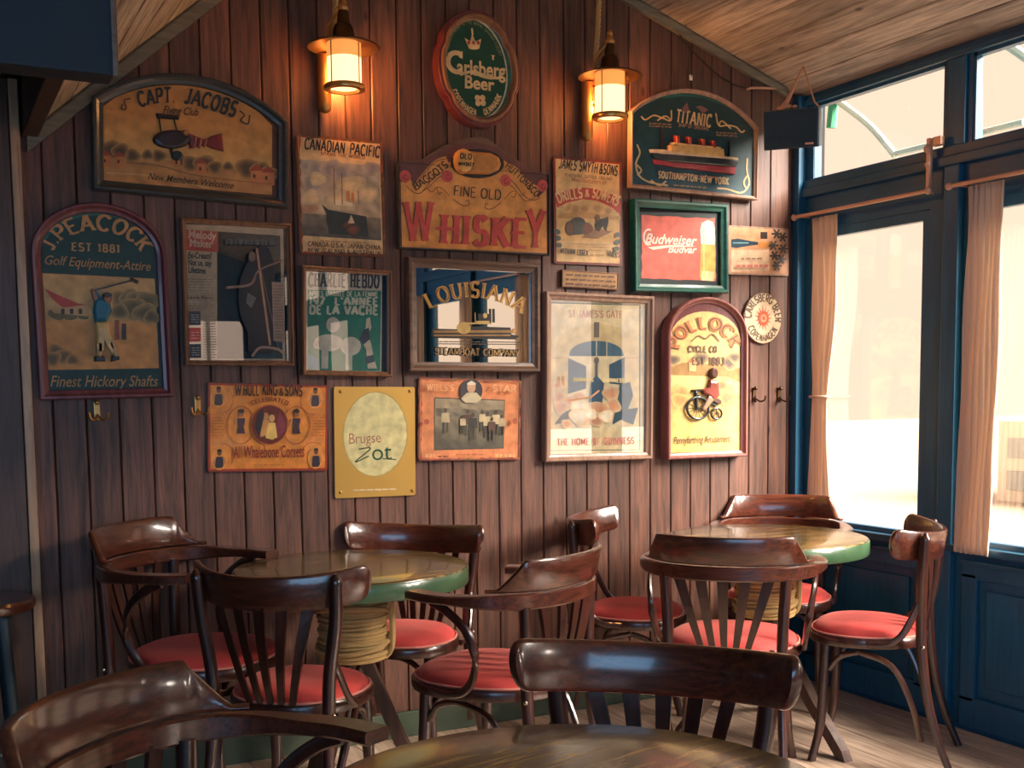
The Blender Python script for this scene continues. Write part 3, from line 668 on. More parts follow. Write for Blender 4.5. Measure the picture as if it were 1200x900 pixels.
# ------------------------------------------------------------------ drawing kit for the signs
def seg(*p): return list(p)
def arcp(cx, cy, rx, ry, a0, a1, n=9): return [(cx+rx*math.cos(R(a0+(a1-a0)*i/n)), cy+ry*math.sin(R(a0+(a1-a0)*i/n))) for i in range(n+1)]
G = {
 'A': (.74, [[(0, 0), (.37, 1)], [(.37, 1), (.74, 0)], [(.14, .33), (.60, .33)]]),
 'B': (.62, [[(.08, 0), (.08, 1)], [(.08, 1), (.32, 1)]+arcp(.34, .76, .22, .24, 90, -90), [(.08, .52), (.34, .52)]+arcp(.36, .26, .25, .26, 90, -90)+[(.08, 0)]]),
 'C': (.66, [arcp(.36, .5, .34, .5, 42, 318, 16)]),
 'D': (.68, [[(.08, 0), (.08, 1)], [(.08, 1), (.30, 1)]+arcp(.30, .5, .36, .5, 90, -90, 12)+[(.08, 0)]]),
 'E': (.56, [[(.08, 0), (.08, 1)], [(.08, 1), (.54, 1)], [(.08, .52), (.46, .52)], [(.08, 0), (.56, 0)]]),
 'F': (.54, [[(.08, 0), (.08, 1)], [(.08, 1), (.54, 1)], [(.08, .52), (.45, .52)]]),
 'G': (.70, [arcp(.36, .5, .34, .5, 42, 360, 18), [(.44, .48), (.72, .48)]]),
 'H': (.68, [[(.08, 0), (.08, 1)], [(.60, 0), (.60, 1)], [(.08, .52), (.60, .52)]]),
 'I': (.20, [[(.10, 0), (.10, 1)]]),
 'J': (.46, [[(.36, 1), (.36, .22)]+arcp(.19, .2, .17, .2, 0, -160, 7)]),
 'K': (.66, [[(.08, 0), (.08, 1)], [(.08, .42), (.58, 1)], [(.24, .58), (.64, 0)]]),
 'L': (.54, [[(.08, 0), (.08, 1)], [(.08, 0), (.54, 0)]]),
 'M': (.84, [[(.08, 0), (.08, 1)], [(.08, 1), (.42, .15)], [(.42, .15), (.76, 1)], [(.76, 1), (.76, 0)]]),
 'N': (.70, [[(.08, 0), (.08, 1)], [(.08, 1), (.62, 0)], [(.62, 0), (.62, 1)]]),
 'O': (.72, [arcp(.36, .5, .32, .5, 0, 360, 20)]),
 'P': (.60, [[(.08, 0), (.08, 1)], [(.08, 1), (.32, 1)]+arcp(.34, .74, .24, .26, 90, -90)+[(.08, .48)]]),
 'Q': (.72, [arcp(.36, .5, .32, .5, 0, 360, 20), [(.42, .25), (.68, -.08)]]),
 'R': (.64, [[(.08, 0), (.08, 1)], [(.08, 1), (.32, 1)]+arcp(.34, .75, .23, .25, 90, -90)+[(.08, .5)], [(.34, .5), (.62, 0)]]),
 'S': (.56, [arcp(.29, .74, .22, .26, 30, 270, 12)+arcp(.29, .25, .24, .25, 90, -155, 12)[0:]]),
 'T': (.62, [[(.31, 0), (.31, 1)], [(.0, 1), (.62, 1)]]),
 'U': (.68, [[(.08, 1), (.08, .28)]+arcp(.34, .28, .26, .28, 180, 360, 10)+[(.60, 1)]]),
 'V': (.70, [[(0, 1), (.35, 0)], [(.35, 0), (.70, 1)]]),
 'W': (1.0, [[(0, 1), (.26, 0)], [(.26, 0), (.50, 1)], [(.50, 1), (.74, 0)], [(.74, 0), (1.0, 1)]]),
 'X': (.66, [[(0, 0), (.66, 1)], [(0, 1), (.66, 0)]]),
 'Y': (.66, [[(0, 1), (.33, .46)], [(.66, 1), (.33, .46)], [(.33, .46), (.33, 0)]]),
 'Z': (.60, [[(.02, 1), (.58, 1)], [(.58, 1), (.02, 0)], [(.02, 0), (.58, 0)]]),
 '0': (.60, [arcp(.30, .5, .24, .5, 0, 360, 16)]), '1': (.30, [[(.05, .8), (.18, 1)], [(.18, 1), (.18, 0)]]),
 '2': (.56, [arcp(.28, .72, .22, .28, 160, -30, 9)+[(.04, 0)], [(.04, 0), (.54, 0)]]),
 '3': (.56, [arcp(.26, .75, .21, .25, 140, -80, 9)+arcp(.26, .26, .23, .26, 80, -140, 9)]),
 '7': (.54, [[(.02, 1), (.52, 1)], [(.52, 1), (.16, 0)]]),
 '8': (.58, [arcp(.29, .75, .20, .25, 0, 360, 14), arcp(.29, .26, .24, .26, 0, 360, 14)]),
 '9': (.58, [arcp(.29, .70, .23, .30, 0, 360, 14), [(.52, .7), (.50, .3), (.30, 0)]]),
 '&': (.72, [[(.70, 0), (.20, .70)]+arcp(.32, .80, .15, .19, 200, -20, 8)+[(.14, .34)]+arcp(.30, .21, .22, .21, 140, 300, 8)+[(.68, .45)]]),
 '.': (.18, [[(.04, .05), (.16, .05)]]), ',': (.18, [[(.12, .1), (.05, -.12)]]), '-': (.40, [[(.06, .45), (.34, .45)]]), "'": (.16, [[(.08, 1), (.06, .74)]]),
 '!': (.2, [[(.1, 1), (.1, .3)], [(.04, .05), (.16, .05)]]), '?': (.5, [arcp(.24, .76, .2, .24, 160, -60, 9)+[(.24, .28)], [(.18, .05), (.3, .05)]]), ' ': (.34, []), '*': (.3, [[(.05, .5), (.25, .5)], [(.15, .38), (.15, .62)]]),
}
def stroke_text(s, wv, wh, serif):
    """-> (total width, [quads]) in units of cap height; thick uprights, thin crossbars, slab ends"""
    X = 0; polys = []
    for ch in s:
        w, st = G.get(ch, G[' '])
        for pl in st:
            n = len(pl); L_, R_ = [], []
            for i, (x, y) in enumerate(pl):
                a = pl[max(i-1, 0)]; b = pl[min(i+1, n-1)]
                if n > 6 and abs(pl[0][0]-pl[-1][0])+abs(pl[0][1]-pl[-1][1]) < 1e-6 and i in (0, n-1): a, b = pl[-2], pl[1]
                dx, dy = b[0]-a[0], b[1]-a[1]; l = math.hypot(dx, dy) or 1; t = (wv*abs(dy)+wh*abs(dx))/l/2
                nx, ny = -dy/l*t, dx/l*t; cl = lambda v: v
                L_.append((X+x+nx, y+ny)); R_.append((X+x-nx, y-ny))
            for i in range(n-1): polys.append([L_[i], L_[i+1], R_[i+1], R_[i]])
            if serif:
                for (x, y), (x2, y2) in ((pl[0], pl[1]), (pl[-1], pl[-2])):
                    if (abs(y) < .02 or abs(y-1) < .02) and abs(y2-y) > .25:
                        d = 1 if y < .5 else -1; e = wv*.5+serif; polys.append([(X+x-e, y), (X+x+e, y), (X+x+e*.8, y+d*wh*.8), (X+x-e*.8, y+d*wh*.8)])
        X += w+wv*.55+(.10 if serif else .06)
    return X, polys
def font_mesh(s, bold=0.0, shear=0.0):
    c = bpy.data.curves.new('t', 'FONT'); c.body = s; c.size = 1.4; c.resolution_u = 3; c.offset = bold; c.shear = shear
    o = bpy.data.objects.new('t', c); me = bpy.data.meshes.new_from_object(o)
    v = [(p.co.x, p.co.y) for p in me.vertices]; f = [tuple(p.vertices) for p in me.polygons]
    bpy.data.objects.remove(o); bpy.data.curves.remove(c); bpy.data.meshes.remove(me); return v, f
def homog(q):
    """photo quad TL TR BR BL -> function px,py -> u,v in the unit square (v down)"""
    A = []; b = []
    for (x, y), (u, v) in zip(q, ((0, 0), (1, 0), (1, 1), (0, 1))):
        A.append([x, y, 1, 0, 0, 0, -u*x, -u*y]); b.append(u); A.append([0, 0, 0, x, y, 1, -v*x, -v*y]); b.append(v)
    n = 8
    for i in range(n):
        p = max(range(i, n), key=lambda k: abs(A[k][i])); A[i], A[p] = A[p], A[i]; b[i], b[p] = b[p], b[i]
        for k in range(n):
            if k != i:
                f = A[k][i]/A[i][i]
                if f: A[k] = [x-f*y for x, y in zip(A[k], A[i])]; b[k] -= f*b[i]
    h = [b[i]/A[i][i] for i in range(n)]
    def f(x, y):
        w = h[6]*x+h[7]*y+1; return (h[0]*x+h[1]*y+h[2])/w, (h[3]*x+h[4]*y+h[5])/w
    return f
class Sign:
    """a sign measured from its four corners on the wall; art is drawn in those photo units and lies on its face"""
    def __init__(s, name, quad, label, cat, off=.0, face=.008, group=None):
        P = [at(x, y, -off) for x, y in quad]
        ctr = (P[0]+P[1]+P[2]+P[3])/4
        ex = ((P[1]-P[0])+(P[2]-P[3]))/2; ez = ((P[0]-P[3])+(P[1]-P[2]))/2
        s.w, s.h = ex.length, ez.length
        s.ang = -math.atan2(ex.z, ex.x)
        s.root = bpy.data.objects.new(name, None); COL.objects.link(s.root); s.root.location = (ctr.x, -off-.001, ctr.z); s.root.rotation_euler = (0, s.ang, 0); s.root.empty_display_size = .1
        tag(s.root, label, cat, group); s.uvf = homog(quad); s.face = face; s.new()
        s.px = (math.hypot(quad[1][0]-quad[0][0], quad[1][1]-quad[0][1])+math.hypot(quad[2][0]-quad[3][0], quad[2][1]-quad[3][1]))/2
    def new(s): s.V = []; s.F = []; s.C = []; s.k = 0
    def loc(s, x, y, d=0.0):
        u, v = s.uvf(x, y); return ((u-.5)*s.w, -s.face-d, (.5-v)*s.h)
    def uv(s, u, v, d=0.0): return ((u-.5)*s.w, -s.face-d, (.5-v)*s.h)
    def face_(s, pts, col, th=0.0, lift=None):
        s.k += 1; d = (.00016*s.k if lift is None else lift)
        k = len(s.V); n = len(pts); cols = col if isinstance(col, list) else [col]*n
        s.V += [s.loc(x, y, d+th) for x, y in pts]; s.C += [lin(c) for c in cols]; s.F.append(tuple(range(k, k+n)))
        if th:
            s.V += [s.loc(x, y, 0) for x, y in pts]; s.C += [lin(tuple(v*.6 for v in c)) for c in cols]
            for i in range(n): j = (i+1) % n; s.F.append((k+i, k+j, k+n+j, k+n+i))
    def poly(s, pts, col, th=0.0): s.face_(pts, col, th)
    def rect(s, x0, y0, x1, y1, col, th=0.0, dy=0.0): s.face_([(x0, y0), (x1, y0+dy), (x1, y1+dy), (x0, y1)], col, th)
    def grad(s, q, top, bot, nz=0, n=8, m=10, seed=1):
        """printed tone sheet over a quad: top to bottom colour with mottling"""
        rnd = random.Random(seed); s.k += 1; d = .00016*s.k; k = len(s.V)
        for j in range(m+1):
            v = j/m
            for i in range(n+1):
                u = i/n
                x = (q[0][0]*(1-u)+q[1][0]*u)*(1-v)+(q[3][0]*(1-u)+q[2][0]*u)*v; y = (q[0][1]*(1-u)+q[1][1]*u)*(1-v)+(q[3][1]*(1-u)+q[2][1]*u)*v
                e = 1+nz*(rnd.random()*2-1); s.V.append(s.loc(x, y, d)); s.C.append(lin(tuple(min(255, (a*(1-v)+b*v)*e) for a, b in zip(top, bot))))
        for j in range(m):
            for i in range(n): a = k+j*(n+1)+i; s.F.append((a, a+1, a+n+2, a+n+1))
    def ell(s, cx, cy, rx, ry, col, th=0.0, n=24, a0=0, a1=360, rot=0):
        c, q = math.cos(R(rot)), math.sin(R(rot)); P = arcp(0, 0, rx, ry, a0, a1, n)
        if a1-a0 >= 360: P = P[:-1]
        s.face_([(cx+x*c-y*q, cy+x*q+y*c) for x, y in P], col, th)
    def line(s, pts, w, col, smooth=False):
        if smooth: pts = [(p.x, p.y) for p in crom([(a, b, 0) for a, b in pts], 5)]
        s.k += 1; d = .00016*s.k; k = len(s.V); n = len(pts)
        ws = w if isinstance(w, list) else [w]*n
        if len(ws) != n: ws = [ws[min(len(ws)-1, int(i*len(ws)/n))] for i in range(n)]
        for i, (x, y) in enumerate(pts):
            a = pts[max(i-1, 0)]; b = pts[min(i+1, n-1)]; dx, dy = b[0]-a[0], b[1]-a[1]; l = math.hypot(dx, dy) or 1
            nx, ny = -dy/l*ws[i]/2, dx/l*ws[i]/2; s.V += [s.loc(x+nx, y+ny, d), s.loc(x-nx, y-ny, d)]; s.C += [lin(col)]*2
        for i in range(n-1): s.F.append((k+2*i, k+2*i+1, k+2*i+3, k+2*i+2))
    def ring(s, cx, cy, rx, ry, w, col, a0=0, a1=360, n=32): s.line(arcp(cx, cy, rx, ry, a0, a1, n), w, col)
    def text(s, t, p0, p1, hgt, col, kind='sans', wv=.2, wh=None, serif=0, rise=0.0, bold=.02, shear=0.0, h1=None, circ=None):
        if kind == 'font':
            v, f = font_mesh(t, bold, shear)
            if not v: return
            x0 = min(p[0] for p in v); x1 = max(p[0] for p in v); v = [((x-x0)/(x1-x0), y) for x, y in v]
        else:
            w, polys = stroke_text(t, wv, wh if wh else wv*.8, serif); v = []; f = []
            for p in polys:
                f.append(tuple(range(len(v), len(v)+len(p)))); v += p
            x0 = min(p[0] for p in v); x1 = max(p[0] for p in v); v = [((x-x0)/(x1-x0), y) for x, y in v]
        s.k += 1; d = .00016*s.k; k = len(s.V)
        dx, dy = p1[0]-p0[0], p1[1]-p0[1]; l = math.hypot(dx, dy); tx, ty = dx/l, dy/l; ux, uy = ty, -tx
        for a, b in v:
            hh = hgt if h1 is None else hgt+(h1-hgt)*a
            if circ:                                     # (cx, cy, rx, ry, a0, a1) baseline on an arc, letters pointing out (or in when a1<a0 flipped)
                cx, cy, rx, ry, a0, a1, sg = circ; A = R(a0+(a1-a0)*a); ox, oy = math.cos(A), math.sin(A)
                X, Y = cx+(rx+sg*b*hh)*ox, cy+(ry+sg*b*hh)*oy
            else:
                r_ = rise*4*a*(1-a); sl = rise*4*(1-2*a)/l
                q = math.hypot(1, sl); nx, ny = ux-tx*sl, uy-ty*sl
                X = p0[0]+dx*a+ux*r_+nx/q*b*hh; Y = p0[1]+dy*a+uy*r_+ny/q*b*hh
            s.V.append(s.loc(X, Y, d+((len(s.V)-k)//4 % 9)*1.6e-5 if kind != 'font' else d)); s.C.append(lin(col))
        s.F += [tuple(i+k for i in q) for q in f]
    def dashes(s, x0, y0, x1, y1, rows, col, w=1.0, dy=0.0, seed=3, word=6):
        rnd = random.Random(seed)
        for r_ in range(rows):
            y = y0+(y1-y0)*(r_+.5)/rows; x = x0
            while x < x1-1:
                q = min(x1, x+word*(.4+rnd.random())); s.rect(x, y-w/2+dy*(x-x0)/(x1-x0), q, y+w/2+dy*(x-x0)/(x1-x0), col); x = q+word*.22
    def flush(s, name='picture', mat='print'):
        o = mesh(name, s.V, s.F, M[mat], s.root); at_ = o.data.attributes.new('Col', 'FLOAT_COLOR', 'POINT')
        at_.data.foreach_set('color', [c for q in s.C for c in q]); s.V = []; s.F = []; s.C = []; return o
    # bodies, in local metres -------------------------------------------------
    def shape(s, rise=0, n=20, inset=0.0, prof=None):
        w, h = s.w/2-inset, s.h/2
        if rise <= 0: return [(-w, -h+inset), (w, -h+inset), (w, h-inset), (-w, h-inset)]
        out = [(-w, -h+inset), (w, -h+inset)]
        if rise >= s.w*.49:                                     # round head
            for i in range(n+1): a = PI*i/n; out.append((w*math.cos(a), h+(rise-inset)*math.sin(a)))
        else:
            rad = ((s.w/2)**2+rise**2)/(2*rise); zc = h+rise-rad; rr = rad-inset
            a0 = math.asin(min(1, w/rr)); 
            for i in range(n+1): a = a0-2*a0*i/n; out.append((rr*math.sin(a), zc+rr*math.cos(a)))
        return out
    def slab(s, pts, y0, y1, mat, name='board', bev=0.0):
        L = [[(x, -y0, z) for x, z in pts], [(x, -y1, z) for x, z in pts]]
        return MB().loft(L).obj(name, M[mat], s.root)
    def frame(s, fn, w, y0, y1, mat, name='frame', lip=.35, bevel=.004):
        """moulding ring between the outline and the outline inset by w"""
        steps = [(0, y0), (0, y1-bevel), (bevel, y1), (w*lip, y1), (w*.62, y1-(y1-y0)*.22), (w-.002, y1-(y1-y0)*.30), (w, y1-(y1-y0)*.42), (w, y0)]
        return MB().loft([[(x, -y, z) for x, z in fn(i)] for i, y in steps], closed=True, cap=False).obj(name, M[mat], s.root, False)
    def relief(s, name, parts, base=0.0):
        """carved pieces: (points, colour, height, roundness)"""
        V = []; F = []; C = []
        for pts, col, hgt in parts:
            n = len(pts); cx = sum(p[0] for p in pts)/n; cy = sum(p[1] for p in pts)/n
            for q, d in ((1.0, 0), (1.0, hgt*.5), (.90, hgt*.85), (.70, hgt)):
                k = len(V)
                V += [s.loc(cx+(x-cx)*q, cy+(y-cy)*q, base+d) for x, y in pts]; C += [lin(col)]*n
                if d: F += [(k-n+i, k-n+(i+1) % n, k+(i+1) % n, k+i) for i in range(n)]
            F.append(tuple(range(k, k+n)))
        o = mesh(name, V, F, M['printg'], s.root); a_ = o.data.attributes.new('Col', 'FLOAT_COLOR', 'POINT'); a_.data.foreach_set('color', [c for q in C for c in q]); return o
def ellp(cx, cy, rx, ry, n=16, a0=0, a1=360): 
    p = arcp(cx, cy, rx, ry, a0, a1, n); return p[:-1] if a1-a0 >= 360 else p
def limb(x0, y0, x1, y1, w0, w1):
    dx, dy = x1-x0, y1-y0; l = math.hypot(dx, dy); nx, ny = -dy/l, dx/l
    return [(x0+nx*w0, y0+ny*w0), (x1+nx*w1, y1+ny*w1), (x1+dx/l*w1*.6, y1+dy/l*w1*.6), (x1-nx*w1, y1-ny*w1), (x0-nx*w0, y0-ny*w0), (x0-dx/l*w0*.6, y0-dy/l*w0*.6)]
def scroll(s, pts, w, col): s.line(pts, w, col, True)
def soft(s, cx, cy, rx, ry, col, bg, n=18, core=.35):
    s.k += 1; d = .00016*s.k; k = len(s.V); s.V.append(s.loc(cx, cy, d)); s.C.append(lin(col))
    for q, t in ((core, 1.0), (.72, .5), (1.0, 0.0)):
        for i in range(n):
            a = 2*PI*i/n; e = 1+.12*math.sin(3*a+cx); s.V.append(s.loc(cx+rx*q*e*math.cos(a), cy+ry*q*e*math.sin(a), d)); s.C.append(lin(tuple(u*t+v*(1-t) for u, v in zip(col, bg))))
    for i in range(n):
        j = (i+1) % n; s.F.append((k, k+1+i, k+1+j))
        for r_ in (0, n): s.F.append((k+1+r_+i, k+1+r_+j, k+1+r_+n+j, k+1+r_+n+i))
def blobs(s, spots, col, seed=5, bg=None):
    if bg:
        for x, y, r in spots: soft(s, x, y, r*1.25, r*1.05, col, bg)
        return
    rnd = random.Random(seed)
    for x, y, r in spots:
        n = 9; s.poly([(x+r*(.75+.4*rnd.random())*math.cos(2*PI*i/n), y+r*.8*(.75+.4*rnd.random())*math.sin(2*PI*i/n)) for i in range(n)], col)

# ---- flying club sign
s = Sign('pub_sign', [(107, 113), (335, 147), (335, 243), (107, 226)], 'wide arched orange sign with a carved flying machine, dark frame, upper left', 'sign', .012, .012)
RI = .115
s.slab(s.shape(RI, inset=.01), 0, .012, 'signboard'); s.frame(lambda i: s.shape(RI, inset=i), .035, 0, .034, 'fr_dark')
ob = lambda x, y: s.loc(x, y)
s.new()
B_ = (176, 116, 58)
fp = [(118, 218)]+[(118, 124)]
s.poly([(117, 219), (117, 119), (135, 108), (160, 100), (190, 96), (222, 97), (255, 104), (285, 116), (310, 131), (325, 146), (325, 234)], [(92, 52, 32)]*11)
s.poly([(122, 214), (122, 124), (140, 112), (163, 104), (190, 100), (222, 101), (253, 108), (281, 120), (304, 134), (319, 150), (319, 228)], [(198, 134, 68)]*11)
s.grad([(124, 128), (318, 152), (318, 206), (124, 182)], (198, 134, 68), (206, 158, 90), .04, 10, 8, 2)
s.grad([(124, 180), (318, 204), (318, 228), (124, 213)], (184, 132, 76), (190, 128, 70), .09, 12, 4, 3)
blobs(s, [(130, 176, 11), (143, 178, 9), (158, 184, 8), (214, 189, 8), (228, 193, 9), (243, 193, 10), (255, 197, 7), (292, 198, 11), (306, 200, 9), (316, 204, 8), (176, 183, 6), (190, 184, 7), (270, 196, 5)], (84, 66, 42), 5, (178, 130, 74))
for x, y, k in ((119, 184, 1.1), (136, 185, 1.0), (234, 193, 1.0), (295, 201, 1.3), (308, 203, 1.2), (206, 186, .8)):
    s.rect(x, y, x+11*k, y+12*k, (196, 120, 70)); s.poly([(x-1.5, y), (x+5*k, y-6*k), (x+12.5*k, y)], (154, 66, 44)); s.rect(x+3, y+4, x+5.5, y+8, (70, 44, 36))
s.line([(150, 192), (190, 196), (240, 208), (318, 216)], [3, 2, 2, 1], (150, 104, 62), True); s.line([(124, 205), (180, 208), (250, 222)], 2, (206, 158, 96), True)
s.text('CAPT.', (166, 126), (208, 122), 17, (42, 40, 44), wv=.2, serif=.05, rise=1.5); s.text('JACOBS', (219, 122), (277, 140), 17, (42, 40, 44), wv=.2, serif=.05, rise=1)
s.text('Flying Club', (195, 134), (236, 138), 9, (60, 44, 36), 'font', shear=.2)
scroll(s, [(146, 122), (144, 128), (150, 128), (148, 118), (156, 116)], 1.6, (54, 44, 40)); scroll(s, [(283, 133), (288, 138), (284, 144), (292, 148), (294, 138)], 1.6, (54, 44, 40))
s.text('New Members Welcome', (176, 212), (276, 222), 8, (70, 58, 40), 'font', shear=.3, bold=.015)
s.flush()
s.relief('flying_machine', [(ellp(205, 165, 23, 11), (46, 36, 44), .016), ([(222, 157), (244, 166), (250, 162), (263, 158), (265, 179), (252, 176), (244, 172), (226, 176)], (120, 40, 44), .012),
    ([(186, 134), (213, 137), (214, 142), (188, 140)], (40, 28, 30), .012), (limb(190, 140, 193, 156, .8, .8), (70, 50, 40), .008), (limb(208, 141, 212, 157, .8, .8), (70, 50, 40), .008),
    (ellp(211, 184, 7, 6), (32, 50, 52), .014), (limb(204, 176, 208, 188, 2, 2), (36, 34, 34), .01), (limb(233, 163, 231, 175, 1.1, 1.1), (196, 120, 90), .016), (limb(239, 164, 237, 175, 1.1, 1.1), (196, 120, 90), .016), (limb(245, 165, 243, 174, 1.1, 1.1), (196, 120, 90), .016), (ellp(221, 158, 4, 4), (150, 100, 60), .02)])
# ---- golf sign
s = Sign('pub_sign', [(36, 300), (195, 300), (200, 467), (45, 467)], 'dark green round-topped sign with a carved golfer, burgundy frame', 'sign', .014, .012)
RI = s.w*.5*.80
shp = lambda i: [(-s.w/2+i, -s.h/2+i), (s.w/2-i, -s.h/2+i)]+[((s.w/2-i)*math.cos(PI*k/24), s.h/2+(RI-i)*math.sin(PI*k/24)) for k in range(25)]
s.slab(shp(.01), 0, .012, 'fr_green'); s.frame(shp, .032, 0, .032, 'fr_burg')
s.new()
s.poly([(51, 460)]+[(47, 330)]+[(46+72-74*math.cos(R(a)), 312-60*math.sin(R(a))) for a in range(0, 181, 12)]+[(187, 330), (191, 461)], (26, 62, 58))
s.grad([(47, 322), (181, 326), (184, 433), (53, 433)], (196, 140, 80), (206, 140, 76), .06, 12, 12, 4)
s.grad([(48, 323), (181, 327), (182, 378), (50, 376)], (206, 156, 100), (190, 150, 92), .07, 10, 6, 8)
blobs(s, [(140, 352, 10), (150, 350, 10), (160, 353, 12), (172, 354, 12), (154, 362, 13), (168, 368, 12), (138, 366, 9), (176, 372, 8)], (98, 88, 62), 5, (170, 136, 88)); blobs(s, [(64, 412, 8), (72, 418, 8), (60, 420, 8), (82, 422, 6)], (104, 82, 50), 5, (190, 132, 76)); blobs(s, [(66, 368, 10), (80, 370, 10), (95, 370, 8)], (110, 96, 60))
s.poly([(53, 341), (80, 360), (100, 358), (103, 372), (62, 368), (54, 360)], (190, 150, 100)); s.poly([(52, 340), (64, 346), (90, 357), (100, 358), (72, 362), (60, 352)], (178, 68, 56))
for x in (70, 80, 90): s.rect(x, 363, x+4, 369, (70, 50, 44))
s.rect(132, 376, 137, 399, (140, 76, 60)); s.rect(140, 380, 145, 399, (70, 56, 52))
s.text('J.PEACOCK', (62, 298), (166, 300), 18, (196, 140, 84), wv=.17, serif=.07, circ=(113, 306, 54, 36, 196, 341, 1))
s.text('EST 1881', (82, 295), (139, 296), 9, (188, 140, 88), wv=.2, serif=.06)
s.text('Golf Equipment-Attire', (52, 312), (176, 317), 11, (184, 134, 82), 'font', shear=.25, bold=.01)
s.text('Finest Hickory Shafts', (57, 452), (182, 454), 13, (186, 140, 84), 'font', shear=.25, bold=.01)
s.flush()
s.relief('golfer', [([(108, 352), (116, 349), (126, 353), (128, 366), (122, 378), (108, 379), (106, 366)], (26, 98, 118), .022), (ellp(123, 351, 5.5, 6.5), (150, 92, 62), .024), (ellp(123, 347, 5.6, 3.4), (60, 44, 40), .027), (limb(111, 356, 106, 341, 3, 2.4), (150, 94, 62), .018), (limb(117, 357, 108, 342, 3, 2.2), (26, 98, 118), .016),
    ([(109, 378), (124, 378), (126, 392), (134, 412), (128, 417), (118, 398), (117, 417), (109, 418), (110, 396)], (216, 176, 112), .02), (limb(113, 402, 113, 418, 4, 3.4), (196, 150, 96), .02), (limb(127, 400, 133, 418, 4, 3.2), (196, 150, 96), .02),
    ([(107, 418), (119, 418), (120, 424), (107, 424)], (36, 34, 34), .016), ([(127, 417), (135, 415), (137, 422), (126, 425)], (36, 34, 34), .016), (limb(107, 342, 156, 328, .9, .9), (60, 44, 36), .012), (limb(152, 327, 160, 331, 1.8, 2), (46, 36, 32), .014)])
# ---- whiskey sign
Q = [(464, 192), (641, 205), (641, 301), (464, 291)]
s = Sign('pub_sign', Q, 'large orange whiskey sign with a carved barrel at its domed top', 'sign', .012, .016)
s.slab([(-s.w/2, -s.h/2), (s.w/2, -s.h/2), (s.w/2, s.h/2)]+[(p.x, p.z) for p in crom([(s.w*.36, 0, s.h/2+.020), (s.w*.20, 0, s.h/2+.075), (0.03, 0, s.h/2+.122), (-s.w*.17, 0, s.h/2+.085), (-s.w*.34, 0, s.h/2+.018)], 4)]+[(-s.w/2, s.h/2)], 0, .014, 'fr_brown')
s.frame(lambda i: [(-s.w/2+i, -s.h/2+i), (s.w/2-i, -s.h/2+i), (s.w/2-i, s.h/2), (-s.w/2+i, s.h/2)], .006, 0, .022, 'fr_dark')
s.new()
DM = (108, 64, 58)
s.poly([(467, 290), (467, 195), (490, 190), (512, 180), (532, 171), (552, 168), (575, 172), (600, 186), (620, 197), (639, 207), (639, 299)], DM)
OR = (226, 152, 78)
s.poly([(468, 289), (468, 214), (484, 218), (500, 196), (530, 190), (586, 196), (606, 206), (628, 232), (638, 222), (638, 298)], OR)
s.grad([(468, 232), (638, 240), (638, 297), (468, 289)], (226, 156, 82), (232, 150, 72), .03)
for k, pts in enumerate([[(474, 215), (484, 224), (496, 210), (510, 195), (522, 190)], [(488, 228), (500, 220), (510, 210), (520, 204)], [(585, 194), (600, 202), (612, 216), (628, 226)], [(588, 212), (600, 222), (612, 236), (624, 232)]]): s.line(pts, 12 if k in (0, 2) else .8, OR if k in (0, 2) else (110, 70, 50), True)
s.line([(474, 219), (482, 226), (490, 227), (500, 216), (510, 206), (517, 203)], .8, (92, 60, 46), True); s.line([(589, 205), (601, 217), (610, 229), (621, 235), (630, 232)], .8, (92, 60, 46), True); s.line([(522, 187), (508, 191), (496, 203), (486, 216)], .8, (92, 60, 46), True); s.line([(590, 190), (604, 197), (614, 213), (626, 222)], .8, (92, 60, 46), True)
for x, y in ((473, 208), (521, 208), (589, 212), (633, 218)): s.ell(x, y, 6.5, 7, (204, 84, 78)); s.ring(x+1, y+1, 2.6, 2.8, .9, (120, 50, 50), 0, 300, 12)
s.text('BAGGOTS', (485, 224), (523, 196), 8.5, (62, 50, 44), wv=.15, rise=-1); s.text('HUTTON&CO', (588, 197), (625, 232), 8, (62, 50, 44), wv=.15, rise=1)
s.text('FINE OLD', (528, 230), (583, 235), 11.5, (62, 56, 52), wv=.12)
for m_ in (-1, 1):
    X = 555; Y = 226+m_*2
    scroll(s, [(X+m_*32, Y+6), (X+m_*40, Y-2), (X+m_*46, Y-3), (X+m_*44, Y+4), (X+m_*40, Y+2)], .9, (150, 100, 64)); scroll(s, [(X+m_*46, Y-4), (X+m_*52, Y+2), (X+m_*57, Y-2)], .9, (150, 100, 64)); scroll(s, [(X+m_*28, Y+10), (X+m_*18, Y+17), (X+m_*10, Y+17), (X+m_*10, Y+11), (X+m_*13, Y+13)], 1.0, (130, 84, 60))
RED = (206, 78, 70); DK = (110, 48, 40)
for o_, c_ in ((-1.1, DK), (0, RED)):
    s.text('W', (469+o_, 282), (506+o_, 282), 44, c_, wv=.17, wh=.09, serif=.06)
    s.text('HISKE', (510+o_, 285), (612+o_, 291), 33, c_, wv=.24, wh=.12, serif=.07)
    s.text('Y', (611+o_, 291), (636+o_, 292), 44, c_, wv=.20, wh=.10, serif=.06)
s.line([(506, 268), (513, 268)], 4, RED); s.line([(593, 274), (599, 274)], 4, RED)
s.ell(556, 193, 31, 17, (40, 34, 34)); s.flush()
bl = [([(541, 179), (570, 181), (580, 186), (582, 194), (579, 201), (568, 206), (541, 205)], (196, 130, 66), .030), (ellp(538, 191, 10.5, 14.5), (226, 164, 88), .038)]
bo = s.relief('barrel', bl)
s.new(); s.face += .0385
s.text('OLD', (531, 189), (545, 190), 6, (60, 44, 36), wv=.22); s.text('WHISKEY', (529, 197), (548, 198), 4, (60, 44, 36), wv=.24); s.flush('barrel_lettering')
